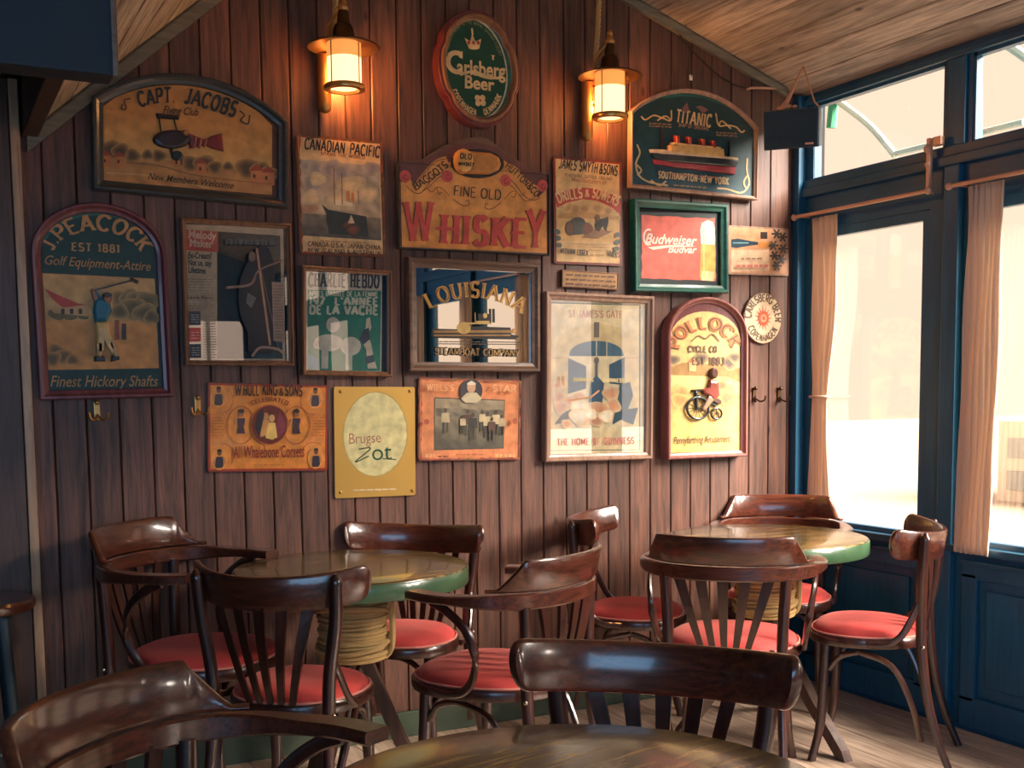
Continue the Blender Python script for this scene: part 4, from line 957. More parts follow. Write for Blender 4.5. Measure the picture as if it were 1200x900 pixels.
# ---- titanic sign
s = Sign('pub_sign', [(737, 131), (886, 152), (882, 235), (733, 221)], 'arched dark green ship sign with a carved four-funnel steamer, gold edge', 'sign', .012, .010)
RI = .125
s.slab(s.shape(RI, inset=.006), 0, .010, 'fr_green'); s.frame(lambda i: s.shape(RI, inset=i), .017, 0, .028, 'fr_tan')
s.new()
s.grad([(740, 134), (881, 154), (878, 231), (737, 217)], (12, 56, 58), (26, 78, 90), .05, 8, 8, 5)
s.poly([(740, 133), (755, 124), (775, 117), (800, 114), (825, 116), (850, 126), (870, 138), (881, 153), (881, 160), (740, 140)], (12, 54, 54))
s.text('TITANIC', (792, 143.5), (833, 150), 14, (226, 180, 120), wv=.2, serif=.05); s.text('SHIP OF DREAMS', (795, 149), (830, 154), 4, (170, 120, 92), wv=.2)
s.poly([(816, 126), (822, 125), (831, 130), (824, 134)], (140, 90, 80)); s.poly([(800, 128), (806, 121), (808, 130), (803, 134)], (140, 90, 80))
for p_ in ([(751, 137), (756, 141), (766, 136), (776, 139), (786, 142), (787, 130)], [(787, 142), (780, 137), (770, 142)], [(839, 134), (842, 148), (852, 148), (862, 150), (868, 156), (872, 154)], [(842, 148), (846, 143), (856, 152)]): scroll(s, p_, 1.8, (222, 176, 112))
for p_ in ([(745, 170), (748, 180), (743, 192), (746, 206), (758, 214), (780, 218)], [(742, 192), (749, 200), (744, 206)], [(874, 186), (873, 200), (875, 216), (866, 226), (850, 222), (838, 221)], [(874, 205), (869, 214), (872, 222)], [(760, 212), (770, 218), (778, 213)]): scroll(s, p_, 2.0, (216, 186, 128))
s.dashes(760, 144, 786, 150, 2, (160, 116, 84), 1.6, 1.5, 3, 5); s.dashes(838, 155, 862, 161, 2, (160, 116, 84), 1.6, 1.5, 4, 5)
s.text('SOUTHAMPTON-NEW YORK', (768, 209), (851, 217), 7.5, (220, 190, 140), wv=.24, serif=.06); s.dashes(784, 203, 838, 207, 1, (190, 130, 100), 1.6, 4, 6, 6); s.dashes(786, 215, 826, 221, 1, (150, 120, 90), 1.4, 3, 6, 5)
s.flush()
s.relief('ocean_liner', [([(761, 178), (772, 180), (860, 188), (862, 191), (859, 197), (770, 190), (763, 185)], (30, 42, 48), .018), ([(763, 188), (775, 190), (860, 197), (858, 205), (780, 196), (764, 193)], (176, 50, 60), .016), ([(759, 176), (770, 176), (862, 186), (862, 189), (770, 182), (760, 180)], (232, 196, 150), .020),
    ([(780, 172), (784, 170), (845, 176), (846, 186), (780, 180)], (222, 172, 100), .026), ([(784, 168), (800, 170), (842, 174), (842, 178), (784, 173)], (236, 190, 120), .024)]+[([(x, y), (x+4.5, y+.4), (x+5, y+11), (x+.5, y+10.5)], (188, 60, 50), .024) for x, y in ((788, 160), (802, 161.5), (818, 164), (830, 166))]+[(limb(775, 152, 774, 178, .5, .6), (50, 40, 40), .012), (limb(853, 166, 852, 187, .5, .6), (50, 40, 40), .012)])
# ---- cycle sign
s = Sign('pub_sign', [(779, 395), (870, 395), (871, 534.5), (776, 538)], 'cream round-topped sign with a carved penny-farthing rider, dusty pink frame', 'sign', .022, .012)
RI = s.w*.5*.80
shp2 = lambda i: [(-s.w/2+i, -s.h/2+i), (s.w/2-i, -s.h/2+i)]+[((s.w/2-i)*math.cos(PI*k/24), s.h/2+(RI-i)*math.sin(PI*k/24)) for k in range(25)]
s.slab(shp2(.008), -.02, .012, 'fr_burg'); s.frame(shp2, .026, -.02, .036, 'fr_pink')
s.new()
s.poly([(782, 530)]+[(785, 405)]+[(824.5-40*math.cos(R(a)), 398-31*math.sin(R(a))) for a in range(0, 181, 12)]+[(864, 405), (865, 528)], (226, 196, 122))
s.grad([(783, 440), (864, 440), (865, 527), (782, 530)], (232, 192, 112), (240, 190, 106), .03)
s.poly([(784, 428), (800, 424), (830, 426), (864, 430), (864, 446), (850, 440), (784, 438)], (176, 132, 74)); s.poly([(784, 440), (830, 439), (864, 448), (864, 462), (835, 452), (784, 452)], (236, 200, 128))
blobs(s, [(788, 421, 6), (820, 419, 7), (852, 424, 8), (858, 418, 6)], (104, 90, 76), 5, (200, 170, 110)); blobs(s, [(790, 462, 7), (797, 460, 8), (788, 470, 8), (800, 470, 7), (794, 467, 8)], (196, 140, 80), 5, (228, 186, 108)); blobs(s, [(846, 458, 9), (850, 464, 9), (842, 450, 7)], (176, 124, 84), 5, (226, 184, 110))
s.rect(805, 424, 813, 434, (226, 180, 120)); s.poly([(803, 424), (809, 418), (815, 424)], (206, 130, 84))
s.text('POLLOCK', (790, 400), (856, 402), 13, (208, 128, 70), wv=.3, serif=.06, circ=(824, 412, 30, 26, 186, 350, 1)); s.text('POLLOCK', (790, 400), (856, 402), 13, (100, 60, 44), wv=.07, circ=(824, 412, 30, 26, 186, 350, 1))
scroll(s, [(808, 400), (816, 394), (824, 397), (832, 392), (840, 400)], 1.4, (120, 80, 56))
s.text('CYCLE CO.', (804, 412), (839, 412), 6.5, (96, 66, 50), wv=.24, serif=.06); s.text('EST 1883', (808, 426), (846, 426), 8, (110, 76, 56), wv=.22, serif=.06)
s.text('Pennyfarthing Amusement', (786, 519), (854, 517), 9, (70, 56, 40), 'font', shear=.3, bold=.01)
s.flush()
wh_ = []
s.relief('rider', [(ellp(832, 436, 4.5, 6.5), (96, 60, 48), .022), ([(828, 443), (837, 444), (839, 462), (832, 468), (826, 462), (820, 460), (818, 455), (826, 452)], (152, 74, 62), .020), (limb(830, 463, 820, 478, 4, 2.5), (190, 150, 120), .018), (limb(828, 464, 840, 470, 3.5, 3), (110, 80, 70), .016), (limb(812, 455, 813, 478, 1.0, 1.0), (70, 76, 76), .014), (limb(814, 462, 836, 474, 1.6, 1.2), (70, 76, 76), .014), (limb(808, 456, 818, 455, 1.2, 1.2), (50, 50, 50), .018)])
m = MB()
def ploc(cx, cy, r, n=28): return [s.loc(cx+r*math.cos(2*PI*i/n), cy+r*math.sin(2*PI*i/n)*1.02, .010) for i in range(n)]
m.tube(ploc(813.5, 476.5, 12.5), .0055, 6, closed=True, upv=(0, 1, 0)); m.tube(ploc(835.5, 483, 6.2), .0045, 6, closed=True, upv=(0, 1, 0))
for k in range(14): a = 2*PI*k/14; m.tube([s.loc(813.5, 476.5, .010), s.loc(813.5+12.5*math.cos(a), 476.5+12.5*math.sin(a), .010)], .0013, 4)
for k in range(8): a = 2*PI*k/8; m.tube([s.loc(835.5, 483, .010), s.loc(835.5+6*math.cos(a), 483+6*math.sin(a), .010)], .0012, 4)
m.obj('penny_farthing', M['fr_dark'], s.root, True)

# ---- tin signs: flat painted sheets
def tin(name, quad, label, cat='sign', radius=.008, edge='tinedge', rough=0.0, off=.006):
    s = Sign(name, quad, label, cat, off, .0035)
    w, h = s.w/2, s.h/2; pts = []; rnd = random.Random(int(quad[0][0]))
    for cx, cz, a0 in ((-w, -h, 180), (w, -h, 270), (w, h, 0), (-w, h, 90)):
        sx_, sz_ = (1 if cx < 0 else -1), (1 if cz < 0 else -1)
        for k in range(5): a = R(a0+90*k/4); pts.append((cx+sx_*radius+radius*math.cos(a), cz+sz_*radius+radius*math.sin(a)))
    if rough:
        q = []
        for (x, z), (x2, z2) in zip(pts, pts[1:]+pts[:1]):
            n = max(1, int(math.hypot(x2-x, z2-z)/.014))
            for k in range(n): q.append((x+(x2-x)*k/n+rough*(rnd.random()-.5), z+(z2-z)*k/n+rough*(rnd.random()-.5)))
        pts = q
    s.slab(pts, -.003, .0035, edge, 'sheet'); s.new(); s.pts = pts; return s
def rusty(s, q, col, seed=9, n=26, w=3.2):
    rnd = random.Random(seed)
    for (x0, y0), (x1, y1) in zip(q, q[1:]+q[:1]):
        L_ = math.hypot(x1-x0, y1-y0); m_ = max(4, int(L_/5)); cx = sum(a for a, _ in q)/4; cy = sum(b for _, b in q)/4; P = []; Q_ = []
        for k in range(m_+1):
            x, y = x0+(x1-x0)*k/m_, y0+(y1-y0)*k/m_; t = w*(.25+rnd.random()**2)
            l = math.hypot(cx-x, cy-y); nx, ny = (y0-y1)/L_, (x1-x0)/L_
            P.append((x, y)); Q_.append((x+nx*t, y+ny*t))
        for k in range(m_): s.poly([P[k], P[k+1], Q_[k+1], Q_[k]], tuple(int(c*(.75+.5*rnd.random())) for c in col))
def ground(s, quad, col, nz=.03, bot=None): s.grad(quad, col, bot or col, nz, 10, 10, 11)
# steamer poster
Q = [(347, 158), (449, 166), (450, 302), (349, 298)]
s = tin('tin_sign', Q, 'tall rusty-edged travel poster with a steamer, below the left wall lantern', radius=.01, edge='tinedge', rough=.004)
ground(s, [(350, 161), (446, 169), (447, 299), (352, 295)], (226, 184, 128), .04)
s.grad([(351, 187), (444, 195), (445, 282), (352, 275)], (176, 156, 132), (196, 160, 120), .16, 9, 9, 21)
s.grad([(352, 250), (445, 256), (445, 282), (352, 276)], (130, 112, 92), (92, 84, 74), .14, 12, 5, 22)
blobs(s, [(358, 196, 5), (374, 200, 10), (388, 198, 10), (400, 202, 9), (366, 216, 9), (436, 198, 8), (420, 210, 8)], (150, 134, 126), 5, (184, 158, 130)); blobs(s, [(372, 210, 8), (412, 220, 14), (430, 228, 10), (395, 235, 12), (364, 232, 9)], (230, 192, 138), 5, (196, 168, 130))
s.poly([(376, 240), (384, 246), (428, 254), (430, 278), (384, 274), (381, 250)], (52, 58, 54)); s.poly([(376, 238), (386, 236), (415, 240), (416, 248), (384, 245)], (206, 180, 136)); s.poly([(391, 234), (412, 238), (412, 242), (391, 240)], (232, 206, 160))
s.rect(405, 224, 409, 236, (214, 128, 62)); s.rect(411, 226, 414, 237, (214, 128, 62))
for x, y in ((391, 196), (400, 202), (419, 224)): s.rect(x-.5, y, x+.5, 240, (150, 90, 60))
blobs(s, [(407, 264, 6), (412, 270, 7)], (130, 76, 54), 5, (60, 60, 54)); blobs(s, [(366, 244, 6), (356, 246, 5)], (190, 140, 100)); s.poly([(410, 252), (414, 262), (406, 262)], (220, 190, 150))
rusty(s, [(348.5, 160), (448, 167.5), (449, 300.5), (350, 296.5)], (140, 78, 46))
s.text('CANADIAN', (355, 176), (402, 181.5), 12.5, (46, 36, 40), wv=.2, wh=.14); s.text('PACIFIC', (408, 182), (443, 186), 12.5, (46, 36, 40), wv=.2, wh=.14)
s.text('SPANS THE WORLD', (374, 183), (426, 188), 3.6, (150, 90, 70), wv=.2)
s.text('CANADA-U.S.A.-JAPAN-CHINA', (357, 289), (442, 294), 5.5, (70, 54, 52), wv=.16); s.text('NEW ZEALAND & AUSTRALIA', (357, 296), (442, 300.5), 5, (70, 54, 52), wv=.16); s.dashes(372, 281, 428, 285, 1, (150, 110, 80), 1.2, 3)
s.flush()
# corset sign
Q = [(242, 448), (383, 451), (384.5, 552), (244, 553)]
s = tin('tin_sign', Q, 'orange enamel corset advertisement with small portraits, red edge', edge='fr_burg')
s.poly([(243, 449), (382, 452), (383.5, 551), (245, 552)], (168, 58, 34)); ground(s, [(245, 451.5), (380, 454), (381.5, 548.5), (247, 549.5)], (224, 136, 56), .03)
for x, y in ((255, 465), (368, 466), (257, 538), (370, 537)):
    s.ell(x, y, 9.6, 12.6, (236, 152, 72)); s.ring(x+(3 if x < 300 else -3), y+(4 if y < 500 else -4), 14, 15, .8, (186, 98, 48), (-60 if y < 500 else -90) if x < 300 else (60 if y < 500 else 180), (110 if y < 500 else 40) if x < 300 else (230 if y < 500 else 310), 14); s.ell(x, y-8, 2.6, 3.6, (128, 76, 48)); s.ell(x, y-10.3, 2.8, 1.8, (50, 38, 36)); s.poly([(x-4, y-3), (x+4, y-3), (x+5, y+7), (x+3, y+10), (x-4, y+10), (x-5, y+7)], (62, 56, 66)); s.line([(x-4, y-3), (x-7, y+5)], 1.6, (200, 130, 80)); s.line([(x+4, y-3), (x+7, y+5)], 1.6, (200, 130, 80))
for x in (281.5, 346):
    s.ring(x, 498, 16, 22, 1, (180, 96, 44)); s.ell(x, 484, 3, 4.4, (160, 100, 64)); s.ell(x, 481.5, 3.4, 2.6, (50, 36, 34)); s.poly([(x-5, 490), (x+5, 490), (x+3, 500), (x+5, 508), (x-4, 508), (x-3, 500)], (66, 44, 58)); s.line([(x-5, 490), (x-7, 500)], 1.6, (210, 140, 90)); s.line([(x+5, 490), (x+6, 500)], 1.6, (210, 140, 90))
s.ell(314.5, 497.5, 21, 22.5, (112, 46, 36)); s.ring(314.5, 497.5, 21.5, 23, 1, (186, 96, 50))
s.ell(310, 488, 3.6, 4.6, (190, 130, 84)); s.poly([(305, 492), (314, 492), (314, 502), (311, 510), (304, 512), (303, 500)], (212, 150, 84)); s.ell(317, 490, 3.4, 4.4, (220, 170, 110)); s.poly([(313, 495), (321, 495), (324, 512), (318, 515), (310, 513)], (236, 190, 104)); s.poly([(300, 486), (306, 478), (308, 486), (303, 512), (298, 502)], (52, 44, 48)); s.poly([(326, 482), (332, 492), (332, 505), (324, 514), (322, 500)], (132, 56, 66))
s.text('W.HULL KING', (273.5, 463.5), (323, 463), 12, (62, 36, 34), wv=.2, wh=.14); s.text('&', (325, 463), (330, 463), 8, (62, 36, 34), wv=.16); s.text('SONS', (331.5, 463), (352, 464), 11.5, (62, 36, 34), wv=.2, wh=.14)
s.text('CELEBRATED', (293, 475), (335, 475), 4.6, (130, 60, 40), wv=.18, rise=5); s.text('All Whalebone Corsets', (273, 536.5), (356, 535), 14.5, (138, 48, 46), 'font', bold=.012)
for x0, x1 in ((247, 262), (363, 380)): s.dashes(x0, 484, x1, 512, 8, (196, 106, 50), .9, 0, x0, 9)
s.dashes(296, 541, 334, 548, 1, (180, 100, 50), .8)
s.flush('picture', 'printg')
# gold plate
Q = [(389, 453), (485, 453.5), (487, 580), (394, 584)]
s = tin('beer_plate', Q, 'polished gold plate with a pale oval in its middle and four screws', edge='goldplate')
s.ell(439, 509, 38.5, 50.5, (206, 172, 96)); s.ell(439, 509, 37, 49, (226, 212, 150))
s.text('Brugse', (409, 521), (446, 519), 13, (170, 96, 90), 'font', bold=-.01); scroll(s, [(420, 527), (434, 526), (416, 542), (432, 535)], 1.5, (60, 80, 60)); s.text('ot', (436, 540), (459, 539), 20, (36, 92, 66), 'font', bold=.0); s.line([(448, 538), (464, 539)], 1.2, (60, 80, 60))
s.text('Beer from the brewery in town', (414, 575), (466, 572), 2.8, (240, 216, 160), wv=.2) if False else s.dashes(415, 573, 466, 576, 1, (246, 226, 176), 1.4, -1.5, 5, 6)
s.flush('picture', 'printg')
for x, y in ((397, 459), (479, 458.5), (400, 577), (483, 575)):
    p_ = s.loc(x, y, .002); MB().ball(p_, .0065, 10, 1, 1, .5).obj('screw', M['brass'], s.root, True)
# cricket card
Q = [(489, 442), (608, 445), (609, 539), (490, 540)]
s = tin('tin_sign', Q, 'faded orange sign with an old sports photograph and a round portrait above it', edge='tinedge', rough=.004)
ground(s, [(491, 444), (606, 447), (607, 537), (492, 538)], (226, 138, 84), .05)
s.grad([(508, 466), (590, 469), (590, 525), (509, 527)], (170, 150, 116), (84, 78, 62), .12, 12, 9, 31); s.line([(508, 466), (590, 469), (590, 525), (509, 527), (508, 466)], 1.2, (70, 56, 48))
s.grad([(510, 478), (589, 480), (589, 488), (510, 488)], (128, 114, 92), (112, 104, 84), .2, 14, 3, 32)
for x, y, k in ((521, 486, 1.1), (547, 488, 1.1), (553, 492, 1.2), (564, 487, .9), (570, 490, 1.1), (580, 488, 1.1), (587, 492, .9), (541, 492, .8), (575, 496, 1)):
    s.ell(x, y-5*k, 1.8*k, 2.2*k, (84, 64, 50)); s.poly([(x-4*k, y-2*k), (x+4*k, y-2*k), (x+5*k, y+8*k), (x-4*k, y+8*k)], random.choice([(206, 184, 140), (96, 66, 52), (190, 168, 128), (60, 56, 48)])); s.rect(x-3*k, y+8*k, x-.5, y+20*k, (70, 64, 52)); s.rect(x+1, y+8*k, x+3.5*k, y+19*k, (84, 74, 58))
s.ell(550, 458, 13.2, 14, (56, 52, 58)); s.poly([(538, 467), (545, 460), (556, 460), (563, 467), (556, 472), (544, 472)], (206, 190, 150)); s.ell(550, 453.5, 5, 7, (206, 160, 120)); s.poly([(545, 449), (550, 446), (555, 449), (555, 451), (545, 451)], (226, 210, 180))
rusty(s, [(489.5, 443), (607.5, 446), (608.5, 538), (490.5, 539)], (150, 84, 62), 4, w=2.2)
s.text("WILLS'S", (496, 457), (528, 458), 7, (236, 170, 112), wv=.2, serif=.05); s.text('CIGARETTES', (573, 458), (602, 459), 7, (236, 170, 112), wv=.2)if False else s.text('STAR', (573, 458), (601, 459), 7, (236, 170, 112), wv=.2, serif=.05)
s.ell(497, 494, 3, 3.4, (190, 94, 62)); s.ell(600, 493, 3, 3.4, (190, 94, 62)); s.dashes(532, 531, 566, 533.5, 1, (190, 106, 66), 1.6); s.dashes(496, 531, 508, 536, 1, (236, 170, 112), 4, 0, 4, 6); s.dashes(578, 531, 602, 536, 1, (236, 170, 112), 4, 0, 4, 6); s.dashes(511, 533, 524, 536, 1, (120, 60, 44), 1.6)
s.flush()
# drills and sowers
Q = [(647, 182.5), (728, 190), (728.5, 312), (649, 309)]
s = tin('tin_sign', Q, 'cream farm machinery poster with a red curved banner and thin red edge', edge='fr_burg')
s.poly([(648, 184), (727, 191), (727.5, 311), (650, 308)], (132, 52, 40)); ground(s, [(650, 186), (725, 193), (725.5, 309), (652, 306.5)], (226, 184, 124), .03)
s.grad([(651, 235), (725, 238), (725, 284), (652, 282)], (226, 186, 126), (220, 168, 96), .05)
s.text('JAMES SMYTH', (653.5, 197), (699, 203.5), 12, (52, 44, 46), wv=.2, wh=.14); s.text('&SONS', (701, 203.5), (722.5, 206.5), 11.5, (52, 44, 46), wv=.2, wh=.14)
s.text('PEASENHALL, SUFFOLK, ENGLAND', (661, 207), (716, 212), 3.6, (130, 100, 76), wv=.16); s.text('Manufacturers of', (669, 213), (710, 217), 5.5, (196, 120, 90), 'font')
bn = [(649, 230), (660, 224), (680, 220), (700, 222), (718, 229), (727, 238), (726, 252), (715, 243), (700, 236), (682, 234), (664, 238), (652, 244)]
s.poly(bn, (196, 70, 58)); s.text('DRILLS', (654, 238.5), (682, 232), 11.5, (236, 196, 140), wv=.2, rise=1.2); s.text('&', (685, 231), (690, 231), 8, (236, 196, 140), wv=.16); s.text('SOWERS', (692.5, 231.5), (722, 242), 11.5, (236, 196, 140), wv=.2, rise=1.2)
blobs(s, [(666, 244, 5), (674, 246, 6), (684, 245, 5), (700, 246, 6), (712, 248, 5)], (190, 144, 92), 5, (224, 180, 120)); s.poly([(652, 252), (680, 248), (726, 254), (726, 258), (652, 256)], (200, 150, 88))
s.ell(676, 264, 10, 9, (60, 58, 54)); s.poly([(668, 258), (690, 262), (690, 274), (670, 276)], (72, 76, 70)); s.ell(688, 270, 6, 8, (120, 64, 44)); s.ell(667, 268, 5, 8, (110, 70, 48)); s.ring(667, 268, 5, 8, 1, (60, 40, 34)); s.poly([(680, 279), (700, 268), (716, 272), (700, 280)], (150, 106, 70)); s.poly([(696, 264), (700, 258), (708, 256), (711, 254), (712, 260), (709, 272), (706, 264), (701, 272), (698, 270)], (40, 36, 36)); s.ell(699, 256, 3, 4, (110, 80, 50))
blobs(s, [(652, 272, 4), (653, 280, 4), (654, 288, 4), (722, 276, 4), (722, 284, 4), (721, 292, 4)], (84, 92, 84)); s.dashes(666, 284, 712, 294, 3, (206, 164, 112), .9, 1)
s.text('WITHAM ESSEX', (654, 297), (687.5, 300), 5.6, (60, 60, 66), wv=.22); s.text('PARIS', (711, 300.5), (724, 302), 6, (60, 60, 66), wv=.22); s.dashes(690, 298, 708, 300, 1, (170, 130, 90), 1.2, .5)
s.flush('picture', 'printg')
# small wooden proverb plaque
s = Sign('wooden_plaque', [(656, 316), (723, 320.5), (723, 340), (657, 336.5)], 'small narrow tan plaque with three lines of raised writing', 'plaque', .004, .012)
s.slab(s.shape(), -.002, .012, 'fr_wood'); s.new(); s.poly([(658, 318), (721, 322), (721, 338), (659, 335)], (176, 128, 74))
s.frame(lambda i: s.shape(inset=i), .006, 0, .015, 'fr_wood')
for k, t in enumerate(('If you are drinking to', 'forget please pay for', 'it before you start')): s.text(t, (661, 323.5+k*5.4), (719, 327.0+k*5.2), 4.2, (96, 62, 36), 'font', bold=.0, shear=.1)if False else s.dashes(661, 320.5+k*5.3, 719, 324.5+k*5.3, 1, (104, 66, 38), 2.2, 3, k, 7)
s.flush()
# horizontal bottle sign
Q = [(853, 264.5), (924, 267.5), (923, 324), (853, 321)]
s = tin('tin_sign', Q, 'small shiny sign with a bottle lying on its side, nearest the window', edge='fr_tan')
ground(s, [(855, 266.5), (922, 269.5), (921, 322), (855, 319)], (206, 150, 110), .05); s.rect(856, 293, 900, 318, (226, 186, 150))
s.poly([(856, 281), (864, 280), (880, 283), (888, 284), (888, 287), (878, 288), (862, 291), (856, 290)], (40, 66, 76)); s.line([(858, 285), (876, 285)], 1.4, (120, 160, 170)); s.poly([(887, 284), (902, 284), (906, 287), (900, 291), (887, 290)], (206, 136, 70)); s.rect(890, 272, 898, 280, (60, 50, 48))
for x, y in ((909, 274), (916, 278), (906, 300), (914, 304), (916, 292), (908, 312), (904, 288)):
    for a in range(0, 360, 60): s.line([(x, y), (x+6*math.cos(R(a)), y+6*math.sin(R(a)))], 2, (74, 70, 66))
s.dashes(866, 302, 892, 305, 1, (90, 70, 60), 1.2); s.dashes(860, 309, 897, 315, 1, (206, 120, 100), 3, 0, 4, 8)
s.flush('picture', 'printg')
# round beer disc
s = Sign('beer_sign', [(871, 343), (915, 343), (915, 403), (871, 403)], 'small round cream sign with a red sun in the middle, beside the window', 'sign', .008, .006)
n = 40; ci = lambda k: [(s.w/2*k*math.cos(2*PI*i/n), s.h/2*k*math.sin(2*PI*i/n)) for i in range(n)]
MB().loft([[(x, .006, z) for x, z in ci(.97)], [(x, -.003, z) for x, z in ci(1)], [(x, -.006, z) for x, z in ci(.98)]]).obj('disc', M['fr_tan'], s.root, True); s.new()
s.ell(893, 373, 21.2, 29, (224, 198, 158)); s.ell(893, 373, 12.5, 17, (232, 206, 170))
s.text('CARLSBERG BEER', (0, 0), (1, 0), 8, (96, 74, 60), wv=.24, circ=(893, 373, 14, 20, 180, 372, 1)); s.text('COPENHAGEN', (0, 0), (1, 0), 7, (96, 74, 60), wv=.24, circ=(893, 373, 19.5, 27, 158, 30, -1))
for a in range(0, 360, 24): s.poly([(893+5*math.cos(R(a-9)), 373+7*math.sin(R(a-9))), (893+10.5*math.cos(R(a)), 373+15*math.sin(R(a))), (893+5*math.cos(R(a+9)), 373+7*math.sin(R(a+9)))], (222, 96, 62))
s.ell(893, 373, 6, 8.4, (222, 96, 62)); s.ell(893, 373, 3.4, 4.8, (236, 170, 130)); s.ell(893, 373, 1.8, 2.6, (210, 90, 60))
s.flush('picture', 'printg')
# oval beer sign
s = Sign('beer_sign', [(507, 17), (601, 17), (601, 152), (507, 152)], 'large green oval beer sign with a crown, wooden scalloped rim', 'sign', .0, .05)
def oval(k, d=0.0, n=72):
    o = []
    for i in range(n):
        a = 2*PI*i/n; e = 1-.045*math.exp(-((abs(abs(math.cos(a))-.86))/.05)**2)*(1 if abs(math.sin(a)) < .7 else 0)
        o.append(((s.w/2*k-d)*math.cos(a)*e, (s.h/2*k-d)*math.sin(a)*e))
    return o
s.frame(lambda i: oval(1, i), .040, -.0, .056, 'fr_burg'); s.frame(lambda i: oval(.93, i), .03, .0, .068, 'fr_wood')
MB().loft([[(x, 0, z) for x, z in oval(.9)], [(x, -.05, z) for x, z in oval(.86)]]).obj('board', M['fr_green'], s.root)
s.new()
CX, CY = 549, 84.5
def ov(k, c): s.poly([(CX+38*k*math.cos(R(a)), CY+59*k*math.sin(R(a))) for a in range(0, 360, 8)], c)
ov(1.0, (206, 190, 150)); ov(.955, (14, 72, 52)); GD = (236, 192, 132)
s.text('arlsberg', (528, 89.5), (584, 95), 17, GD, 'font', bold=.035, rise=0); s.text('Beer', (535, 106), (569, 110), 15, GD, 'font', bold=.035)
s.ring(529, 77, 10, 11, 5.5, GD, 60, 300, 16); s.poly([(533, 66), (537, 64), (536, 73), (532, 71)], GD); s.line([(531, 91), (545, 88), (560, 93), (575, 95), (577, 88)], [3, 5, 5, 3, 1], GD, True)
s.poly([(541, 49), (547, 53), (550, 44), (553, 53), (560, 50), (557, 60), (544, 59)], GD); s.ell(550.5, 60, 6.5, 2.4, GD); s.rect(549.5, 38, 551.5, 46, GD)
for x in (545, 550.5, 556): s.ell(x, 54.5, 1.6, 2.4, (180, 60, 50))
s.text('T', (569, 74), (573, 74.5), 5, GD, wv=.3)
for dx_, dy_ in ((-3, -3), (3, -3), (-3, 3), (3, 3)): s.ell(551+dx_, 121+dy_, 3.2, 3.6, GD)
s.ell(551, 121, 1.6, 1.8, (200, 110, 70))
s.text('COPENHAGEN', (0, 0), (1, 0), 6.5, GD, wv=.22, circ=(CX, CY, 34.5, 54, 152, 98, -1)); s.text('DENMARK', (0, 0), (1, 0), 6.5, GD, wv=.22, circ=(CX, CY, 34.5, 54, 82, 36, -1))
s.text('BY APPOINTMENT TO THE ROYAL DANISH COURT', (0, 0), (1, 0), 3.2, (120, 130, 90), wv=.2, circ=(CX, CY, 31, 51, 196, 344, 1))
s.flush('picture', 'printg')

# ---- glazed picture frames
def framed(quad, label, mat, fw_, art, gl=True, dep=.03, name='framed_poster', cat='picture'):
    s = Sign(name, quad, label, cat, .006, .010); s.frame(lambda i: s.shape(inset=i), fw_, -.004, dep, mat)
    s.slab(s.shape(inset=fw_*.5), -.004, .009, 'backing', 'back_panel'); s.new(); art(s)
    if gl: s.slab(s.shape(inset=fw_*.9), .0145, .0155, 'picglass', 'glass')
    return s
def art_music(s):
    s.rect(217, 264, 332, 423, (214, 184, 148), dy=3); s.grad([(254, 272), (328, 276), (329, 421), (252, 420)], (30, 38, 44), (30, 40, 48), .2, 8, 10, 3)
    s.poly([(217, 270), (255, 272), (255, 296), (217, 294)], (206, 82, 66)); s.text('Melody', (221, 279.5), (253, 281.5), 9, (240, 206, 180), 'font', bold=.04); s.text('Maker', (222, 289.5), (249, 291), 9, (240, 206, 180), 'font', bold=.04)
    for k, t in enumerate(('Ex-Cream?', 'Not us, say', 'Lifetime')): s.text(t, (220, 303+k*8.5), (247-(k == 2)*7, 304+k*8.5), 7, (52, 46, 44), 'font', bold=.04)
    s.dashes(218, 326, 248, 364, 12, (160, 136, 112), 1, .5); s.text('Laura Nyro', (218, 350.5), (247, 351), 4, (70, 60, 56), 'font'); s.dashes(236, 366, 250, 420, 18, (160, 136, 112), 1); s.dashes(218, 357, 250, 363, 2, (150, 128, 104), 1)
    s.rect(219, 365, 232, 381, (62, 62, 66)); s.rect(219, 384, 232, 400, (200, 76, 66)); s.rect(219, 403, 232, 419, (62, 62, 66)); s.dashes(221, 368, 230, 379, 4, (150, 146, 140), 1); s.dashes(221, 388, 230, 398, 3, (236, 170, 150), 1); s.dashes(221, 406, 230, 417, 4, (150, 146, 140), 1)
    s.text('ROLLING TIDE', (263, 290), (322, 291), 11, (92, 92, 88), wv=.12) if False else s.dashes(262, 281, 322, 288, 1, (92, 92, 88), 6, 1, 3, 5)
    s.grad([(288, 300), (304, 302), (316, 414), (286, 412)], (70, 58, 50), (38, 34, 34), .25, 5, 9, 14); soft(s, 300, 350, 22, 60, (58, 48, 44), (32, 38, 44)); s.line([(298, 292), (312, 405)], 2.6, (176, 130, 100)); s.line([(262, 338), (290, 334), (300, 318), (328, 306)], [3, 3, 2, 2], (140, 108, 88), True); s.line([(303, 318), (322, 410)], 1, (120, 90, 74))
    s.poly([(315, 331), (329, 332), (329, 402), (316, 400)], (160, 132, 112)); s.dashes(317, 334, 328, 398, 18, (120, 98, 84), .9); s.line([(290, 418), (300, 408), (320, 410), (328, 416)], 3, (150, 120, 100), True)
    s.ell(292, 302, 4, 6, (120, 92, 76)); s.poly([(286, 344), (296, 350), (290, 362), (284, 356)], (112, 106, 98))
    s.flush()
framed([(211.5, 256.5), (340, 262.5), (341.5, 429.5), (214, 427.4)], 'music newspaper front page in a thin oak frame, red masthead at its corner', 'fr_wood', .018, art_music)
